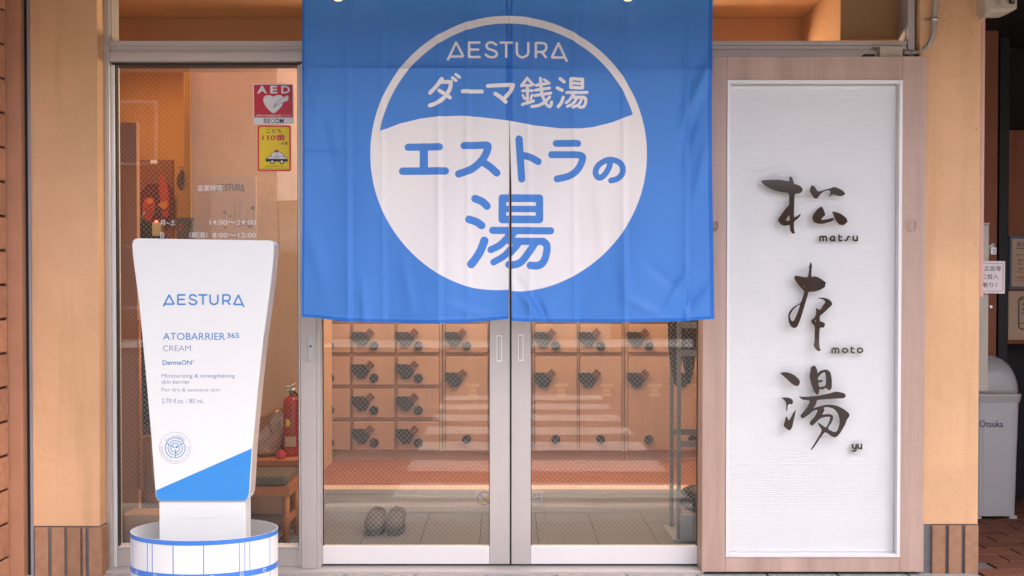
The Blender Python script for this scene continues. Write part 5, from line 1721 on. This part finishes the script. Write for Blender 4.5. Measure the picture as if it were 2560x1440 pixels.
# satin bag: pinched pillow
bc = P(666, 1143, 0.80)
bag = thing('satin_bag', (bc[0], 0.82, zt_b + .001), 'shiny brown satin bag lying on the low bench', 'bag')
V, Fc = [], []
nu, nv = 36, 18
hw_, hh_ = X_(712, .8) - X_(622, .8), Z_(1036, .8) - Z_(1145, .8)
for j in range(nv + 1):
    v = j / nv
    for i in range(nu):
        a = 2 * math.pi * i / nu
        r = (0.90 + 0.10 * math.sin(math.pi * min(1, v * 1.3))) * (1 - max(0, v - 0.8) * 1.2) * (0.75 if j in (0, nv) else 1)
        crease = 1 + 0.08 * math.sin(3 * a + 5 * v) + 0.05 * math.sin(7 * a - 6 * v) * v
        V.append((bc[0] + 0.5 * hw_ * 1.05 * r * crease * math.cos(a) + 0.030 * v * v - 0.012 * math.sin(6 * v), 0.82 + 0.085 * (1 - 0.7 * v ** 1.6) * r * crease * math.sin(a), zt_b + .001 + hh_ * v * (0.95 + 0.12 * math.cos(a + 0.6) * v)))
for j in range(nv):
    for i in range(nu):
        Fc.append([j * nu + i, j * nu + (i + 1) % nu, (j + 1) * nu + (i + 1) % nu, (j + 1) * nu + i])
Fc += [list(range(nu))[::-1], [nv * nu + i for i in range(nu)]]
meshobj('body', V, Fc, 'satin_brown', bag, smooth=True)
tube('drawstring', [(bc[0] - .02, .76, zt_b + hh_ * .93), (bc[0] + .02, .735, zt_b + hh_ * .8), (bc[0] + .045, .735, zt_b + hh_ * .55)], 0.003, 'hang_brown', bag, seg=6)
rp2 = thing('red_pouch', (X_(702, .70, 1135), .705, zt_b + .001), 'small red pouch beside the satin bag', 'pouch')
lathe('body', (X_(702, .70, 1135), .705, zt_b + .001), [(0.018, 0), (0.024, 0.01), (0.022, 0.025), (0.010, 0.034), (0.013, 0.04)], 'sticker_red', rp2, seg=14)

# fire extinguisher
ex = P(730, 1145, 0.80)
fe = thing('fire_extinguisher', (ex[0], 0.80, zt_b + .001), 'red fire extinguisher standing on the low bench beside the mullion', 'extinguisher')
hb = Z_(990, .80) - zt_b
lathe('cylinder', (ex[0], .80, zt_b + .001), [(0.040, 0), (0.043, 0.006), (0.043, hb - 0.045), (0.040, hb - 0.025), (0.030, hb - 0.008), (0.014, hb)], 'extinguisher_red', fe, seg=28)
lathe('valve', (ex[0], .80, zt_b + hb + .0015), [(0.013, 0), (0.013, 0.022), (0.018, 0.024), (0.018, 0.034), (0.008, 0.04)], 'steel', fe, seg=16)
tube('lever', [(ex[0] - .030, .775, zt_b + hb + .045), (ex[0], .795, zt_b + hb + .05), (ex[0] + .018, .81, zt_b + hb + .062)], 0.006, 'steel', fe, seg=8)
tube('lever', [(ex[0] - .028, .775, zt_b + hb + .030), (ex[0], .795, zt_b + hb + .034)], 0.005, 'steel', fe, seg=8)
box('safety_pin', ex[0] + .004, ex[0] + .012, .79, .798, zt_b + hb + .066, zt_b + hb + .090, 'cloth_amber', fe)
tube('hose', [(ex[0] + .015, .79, zt_b + hb + .02), (ex[0] + .05, .775, zt_b + hb - .01), (ex[0] + .056, .765, zt_b + hb - .10), (ex[0] + .05, .76, zt_b + .07)], 0.007, 'black', fe, seg=8)
for (z0_, z1_, m_) in ((0.05, 0.10, 'paper_cream'), (0.15, 0.185, 'sticker_yellow')):
    V, Fc = [], []
    for i in range(9):
        w = math.radians(230 + 80 * i / 8 if m_ == 'paper_cream' else 240 + 30 * i / 8)
        for z in (z0_, z1_):
            V.append((ex[0] + 0.0438 * math.cos(w), .80 + 0.0438 * math.sin(w), zt_b + z))
        if i: Fc.append([2 * i - 2, 2 * i, 2 * i + 1, 2 * i - 1])
    meshobj('label_band', V, Fc, m_, fe)

# stool with cushion
YQ = 0.34
stl = thing('stool', (X_(660, YQ), YQ + .12, 0.002), 'low wooden stool with dark cushion inside the side window', 'stool')
zq = Z_(1216, YQ)
xq0, xq1 = X_(560, YQ, 1220), X_(724, YQ, 1220)
box('seat_frame', xq0, xq1, YQ, YQ + .26, zq - .045, zq, 'wood_orange', stl, bev=0.004)
bm = bmesh.new(); bm_box(bm, xq0 + .012, xq1 - .014, YQ + .005, YQ + .25, zq + .0005, zq + .045, 0.016)
bmobj('cushion', bm, 'cushion', stl)
for x in (xq0 + .02, xq1 - .02):
    for y in (YQ + .005, YQ + .22):
        tube('leg', [(x, y + .015, 0.002), (x, y + .015, zq - .0455)], [0.011, 0.016], 'wood_orange', stl, seg=10)
box('stretcher', xq1 - .027, xq1 - .013, YQ + .036, YQ + .219, 0.10, 0.125, 'wood_orange', stl, bev=0.002)
# tall post of the chair back
tube('back_post', [(xq1 - .005, YQ + .27, 0.002), (xq1 - .003, YQ + .272, zq + .15)], 0.013, 'wood_orange', stl, seg=10)
for px, rr in ((668, 0.1), (700, -0.1)):
    p = P(px, 1330, .48)
    shoe('slipper', p[0], .47, 0.003, 0.21, 0.082, 0.075, math.pi + rr, 'slipper', 'slipper', 'brown slipper under the wooden stool', 'brown slippers under the stool')

# corridor end: brown door with hung cloth, coat, frames
YD = 1.6
cw = box('corridor_wall', X_(290, YD, 400) - 0.5, X_(462, YD, 400), YD, YD + 0.08, -0.05, ZC - 0.004, 'orange_wall', bev=0.003); tag(cw, 'orange corridor wall behind the side window', kind='structure')
tag(pbox('wall_panel', 343, 399, 434, 1330, YD - 0.02, YD - 0.001, 'door_brown', z0=0.13), 'dark brown panel on the orange corridor wall', 'panel')
tp = thing('hanging_cloth', P(395, 560, YD - .03), 'dark red and orange patterned cloth hanging before the brown panel', 'cloth')
def drape_cloth(name, loop, Y, m, par, amp=0.01):
    pts = smooth_loop(loop, 1)
    return outline(name, [pts], Y, 0.006, m, par)
drape_cloth('ground_cloth', [(352, 462), (433, 456), (433, 560), (352, 562)], YD - .045, 'cloth_wine', tp)
drape_cloth('orange_figure', [(398, 440), (404, 432), (410, 445), (420, 470), (424, 520), (418, 545), (405, 540), (400, 500), (396, 470)], YD - .055, 'cloth_red', tp)
drape_cloth('orange_figure', [(362, 495), (380, 492), (388, 510), (384, 540), (372, 560), (360, 545), (355, 515)], YD - .055, 'cloth_red', tp)
drape_cloth('amber_patch', [(392, 510), (420, 500), (418, 520), (408, 524)], YD - .064, 'cloth_amber', tp)
drape_cloth('amber_patch', [(366, 498), (380, 494), (384, 505), (372, 512)], YD - .064, 'cloth_amber', tp)
tag(pbox('notice_card', 376, 400, 392, 408.5, YD - .024, YD - .0205, 'paper'), 'small white card on the brown panel', 'card')
# coat
ct = thing('dark_coat', P(360, 1060, 1.2)[:2] + (0.65,), 'black coat hanging inside behind the tube display', 'coat')
V, Fc = [], []
prof = [(548, 347, 352), (555, 345, 372), (575, 344, 398), (600, 343, 410), (700, 343, 404), (820, 345, 398), (940, 347, 394), (1060, 349, 392)]
for py, a, b in prof:
    for k in range(9):
        f = k / 8
        q = P(a + (b - a) * f, py, 1.30)
        V.append((q[0], 1.30 - 0.05 * math.sin(math.pi * f) + 0.018 * math.sin(f * 14 + py * .02), q[2]))
m_ = len(V)
V += [(x, 1.36, z) for x, y, z in V]
for r in range(len(prof) - 1):
    for k in range(8):
        i = r * 9 + k
        Fc.append([i, i + 1, i + 10, i + 9]); Fc.append([m_ + i + 9, m_ + i + 10, m_ + i + 1, m_ + i])
meshobj('body', V, Fc, 'coat_black', ct, smooth=True)
tube('hanger_hook', [P(358, 552, 1.33), P(357, 538, 1.33), P(361, 531, 1.33)], 0.004, 'steel', ct, seg=8)
dv = thing('wall_device', P(391, 588, 1.22), 'pale yellow wall device with red light beside the coat', 'device')
pbox('body', 380, 556, 402, 590, 1.21, 1.25, 'device', dv, bev=0.004)
pbox('indicator', 387, 551, 393, 555.5, 1.215, 1.225, 'led_red', dv, bev=0.001)
# ornament and pictures on the post / wall
hg = thing('hung_slipper', P(450, 478, .96), 'brown woven slipper ornament hanging on the corner post', 'ornament')
outline('body', [smooth_loop([(450, 428), (458, 424), (461, 440), (460, 465), (454, 477), (447, 474), (441, 460), (442, 445)], 1)], .955, .018, 'hang_brown', hg)
tube('cord', [P(452, 428, .96), P(449, 416, .97), P(458, 420, .97), P(457, 427, .96)], 0.0025, 'hang_brown', hg, seg=6)
pcf = thing('dark_picture', P(463, 600, .96), 'dark picture with red figure on the corner post', 'picture')
pbox('print', 441, 544, 484, 640, .955, .968, 'photo_dark', pcf)
outline('red_figure', [smooth_loop([(448, 562), (454, 556), (457, 570), (452, 578), (447, 574)], 1)], .9535, .001, 'cloth_red', pcf)
psr = thing('wall_poster', P(590, 560, .99), 'pale poster with grey wordmark on the peach partition wall', 'poster')
pbox('sheet', 527, 440, 640, 640, .992, .9985, 'peach_paper', psr, bev=0)
stroke_print('lettering', wordmark(540, 611, 460, 477, 1.6), .9912, 'ink_grey', psr, step=0.8)
for k, (px, py, r) in enumerate(((562, 531, 4.5), (575, 540, 3), (632, 520, 5), (614, 560, 5), (625, 566, 5), (600, 560, 6), (563, 570, 3))):
    outline('spot_print', [arc(px, py, r, 0, 340, 15)], .9912, .0006, 'ink_grey' if k < 3 else 'kraft', psr)
for px in (563, 588, 600, 620, 634):
    pbox('stem_print', px - .7, 500 + (px % 3) * 12, px + .7, 570, .991, .9918, 'ink_pale', psr, bev=0)
# kraft bag, rolled mat
kbg = thing('paper_bag', P(375, 1250, .9)[:2] + (0.30,), 'crumpled brown paper bag hanging beside the plywood board', 'bag')
V, Fc = [], []
for r, (py, a, b) in enumerate(((1092, 350, 420), (1130, 351, 422), (1180, 352, 424), (1230, 348, 424), (1252, 350, 420))):
    for k in range(7):
        f = k / 6
        q = P(a + (b - a) * f, py + 3 * math.sin(k * 2.1 + r), .90)
        V.append((q[0], .90 - .045 * math.sin(math.pi * f) + .012 * math.sin(5 * f + r * 1.7), q[2]))
n0 = len(V)
V += [(x, .99 + .01 * math.sin(i), z) for i, (x, y, z) in enumerate(V)]
for r in range(4):
    for k in range(6):
        i = r * 7 + k
        Fc.append([i, i + 1, i + 8, i + 7]); Fc.append([n0 + i + 7, n0 + i + 8, n0 + i + 1, n0 + i])
    Fc.append([r * 7, (r + 1) * 7, n0 + (r + 1) * 7, n0 + r * 7]); Fc.append([r * 7 + 6, n0 + r * 7 + 6, n0 + (r + 1) * 7 + 6, (r + 1) * 7 + 6])
Fc.append(list(range(28, 35)) + [n0 + i for i in range(34, 27, -1)])
meshobj('body', V, Fc, 'kraft', kbg)
stk = tag(tube('wooden_stick', [P(351, 1222, .60), P(349, 1000, .60), P(347, 800, .605)], [0.012, 0.010, 0.008], 'wood_orange', seg=10), 'orange wooden stick leaning on the plywood board', 'stick')
crt = thing('cardboard_box', (X_(400, .45), .62, 0.002), 'brown cardboard box on the floor behind the oval drum', 'box')
zct = Z_(1292, .42)
box('body', X_(301, .44, 1300), X_(470, .44, 1300), .42, .60, 0.002, zct, 'kraft', crt, bev=0.003)
box('flap', X_(301, .42, 1300) + .012, X_(420, .42, 1300), .40, .418, zct - .06, zct + .012, 'kraft', crt, bev=0.002)

# lamps inside (lit): globes on rods over the hall, one flush lamp in the corridor
for x, y, lab in ((-0.40, 0.85, 'warm globe lamp hanging over the entrance hall behind the curtain'),
                  (0.85, 0.85, 'warm globe lamp hanging over the entrance hall behind the curtain'),
                  (0.25, 1.45, 'warm globe lamp hanging in front of the shoe lockers')):
    gl_ = thing('globe_lamp', (x, y, 1.92), lab, 'lamp', 'globe lamps inside')
    lathe('globe', (x, y, 1.92), [(0.004, 0.0)] + [(0.10 * math.sin(t), 0.10 - 0.10 * math.cos(t)) for t in np.linspace(0.3, 2.9, 11)], 'lamp_warm', gl_, seg=24)
    tube('rod', [(x, y, 2.123), (x, y, ZC - 0.003)], 0.006, 'steel', gl_, seg=8)
x, y = -1.95, 0.95
cl = thing('ceiling_lamp', (x, y, ZC - 0.03), 'round warm lit ceiling lamp in the corridor', 'lamp')
lathe('rim', (x, y, ZC - 0.03), [(0.105, 0.0), (0.11, 0.004), (0.11, 0.0285)], 'alu_white', cl, seg=28)
lathe('diffuser', (x, y, ZC - 0.036), [(0.02, 0.0), (0.08, 0.002), (0.095, 0.0055)], 'lamp_dim', cl, seg=28)

# ================================================================== FAR SIDE OF THE STREET (seen in the glass)
YFAR = -16.0


def far_building(x0, x1, h, m, label, nx, nz, dep=7.0):
    b = thing('street_building', ((x0 + x1) / 2, YFAR - dep / 2, 0.0), label, 'building')
    box('wall', x0, x1, YFAR - dep, YFAR, -0.05, h, m, b, bev=0)
    box('parapet', x0 - .05, x1 + .05, YFAR - .05 - dep, YFAR + .05, h + .001, h + .2, 'kerb', b, bev=0)
    w = (x1 - x0) / nx
    for i in range(nx):
        for j in range(nz):
            xx = x0 + w * (i + .25)
            zz = 0.7 + 2.9 * j
            hh = 1.3
            f = box('window', xx, xx + w * .5, YFAR, YFAR + .04, zz, zz + hh, 'alu_white', b, bev=0)
            box('window_pane', xx + .06, xx + w * .5 - .06, YFAR + .041, YFAR + .05, zz + .06, zz + hh - .06, 'far_glass', f, bev=0)
    return b


far_building(-16, -6.35, 9.0, 'far_brown', 'tall dark brown house across the street', 4, 3)
far_building(-6.3, -4.55, 8.0, 'far_white', 'slim pale house between brown ones across the street', 1, 1)
far_building(-4.5, 2.2, 2.7, 'far_cream', 'low cream house across the street', 3, 1)
far_building(2.4, 7.5, 3.0, 'far_brown', 'low brown house across the street', 3, 1)
far_building(7.7, 18, 2.8, 'far_cream', 'long cream house across the street', 5, 1)
pole = thing('utility_pole', (-3.4, -14.6, 0.09), 'grey concrete utility pole across the street', 'pole')
tube('shaft', [(-3.4, -14.6, 0.09), (-3.4, -14.6, 8.5)], [0.16, 0.11], 'kerb', pole, seg=14)
tube('cross_arm', [(-4.1, -14.6, 7.6), (-2.7, -14.6, 7.6)], 0.04, 'steel', pole, seg=8)
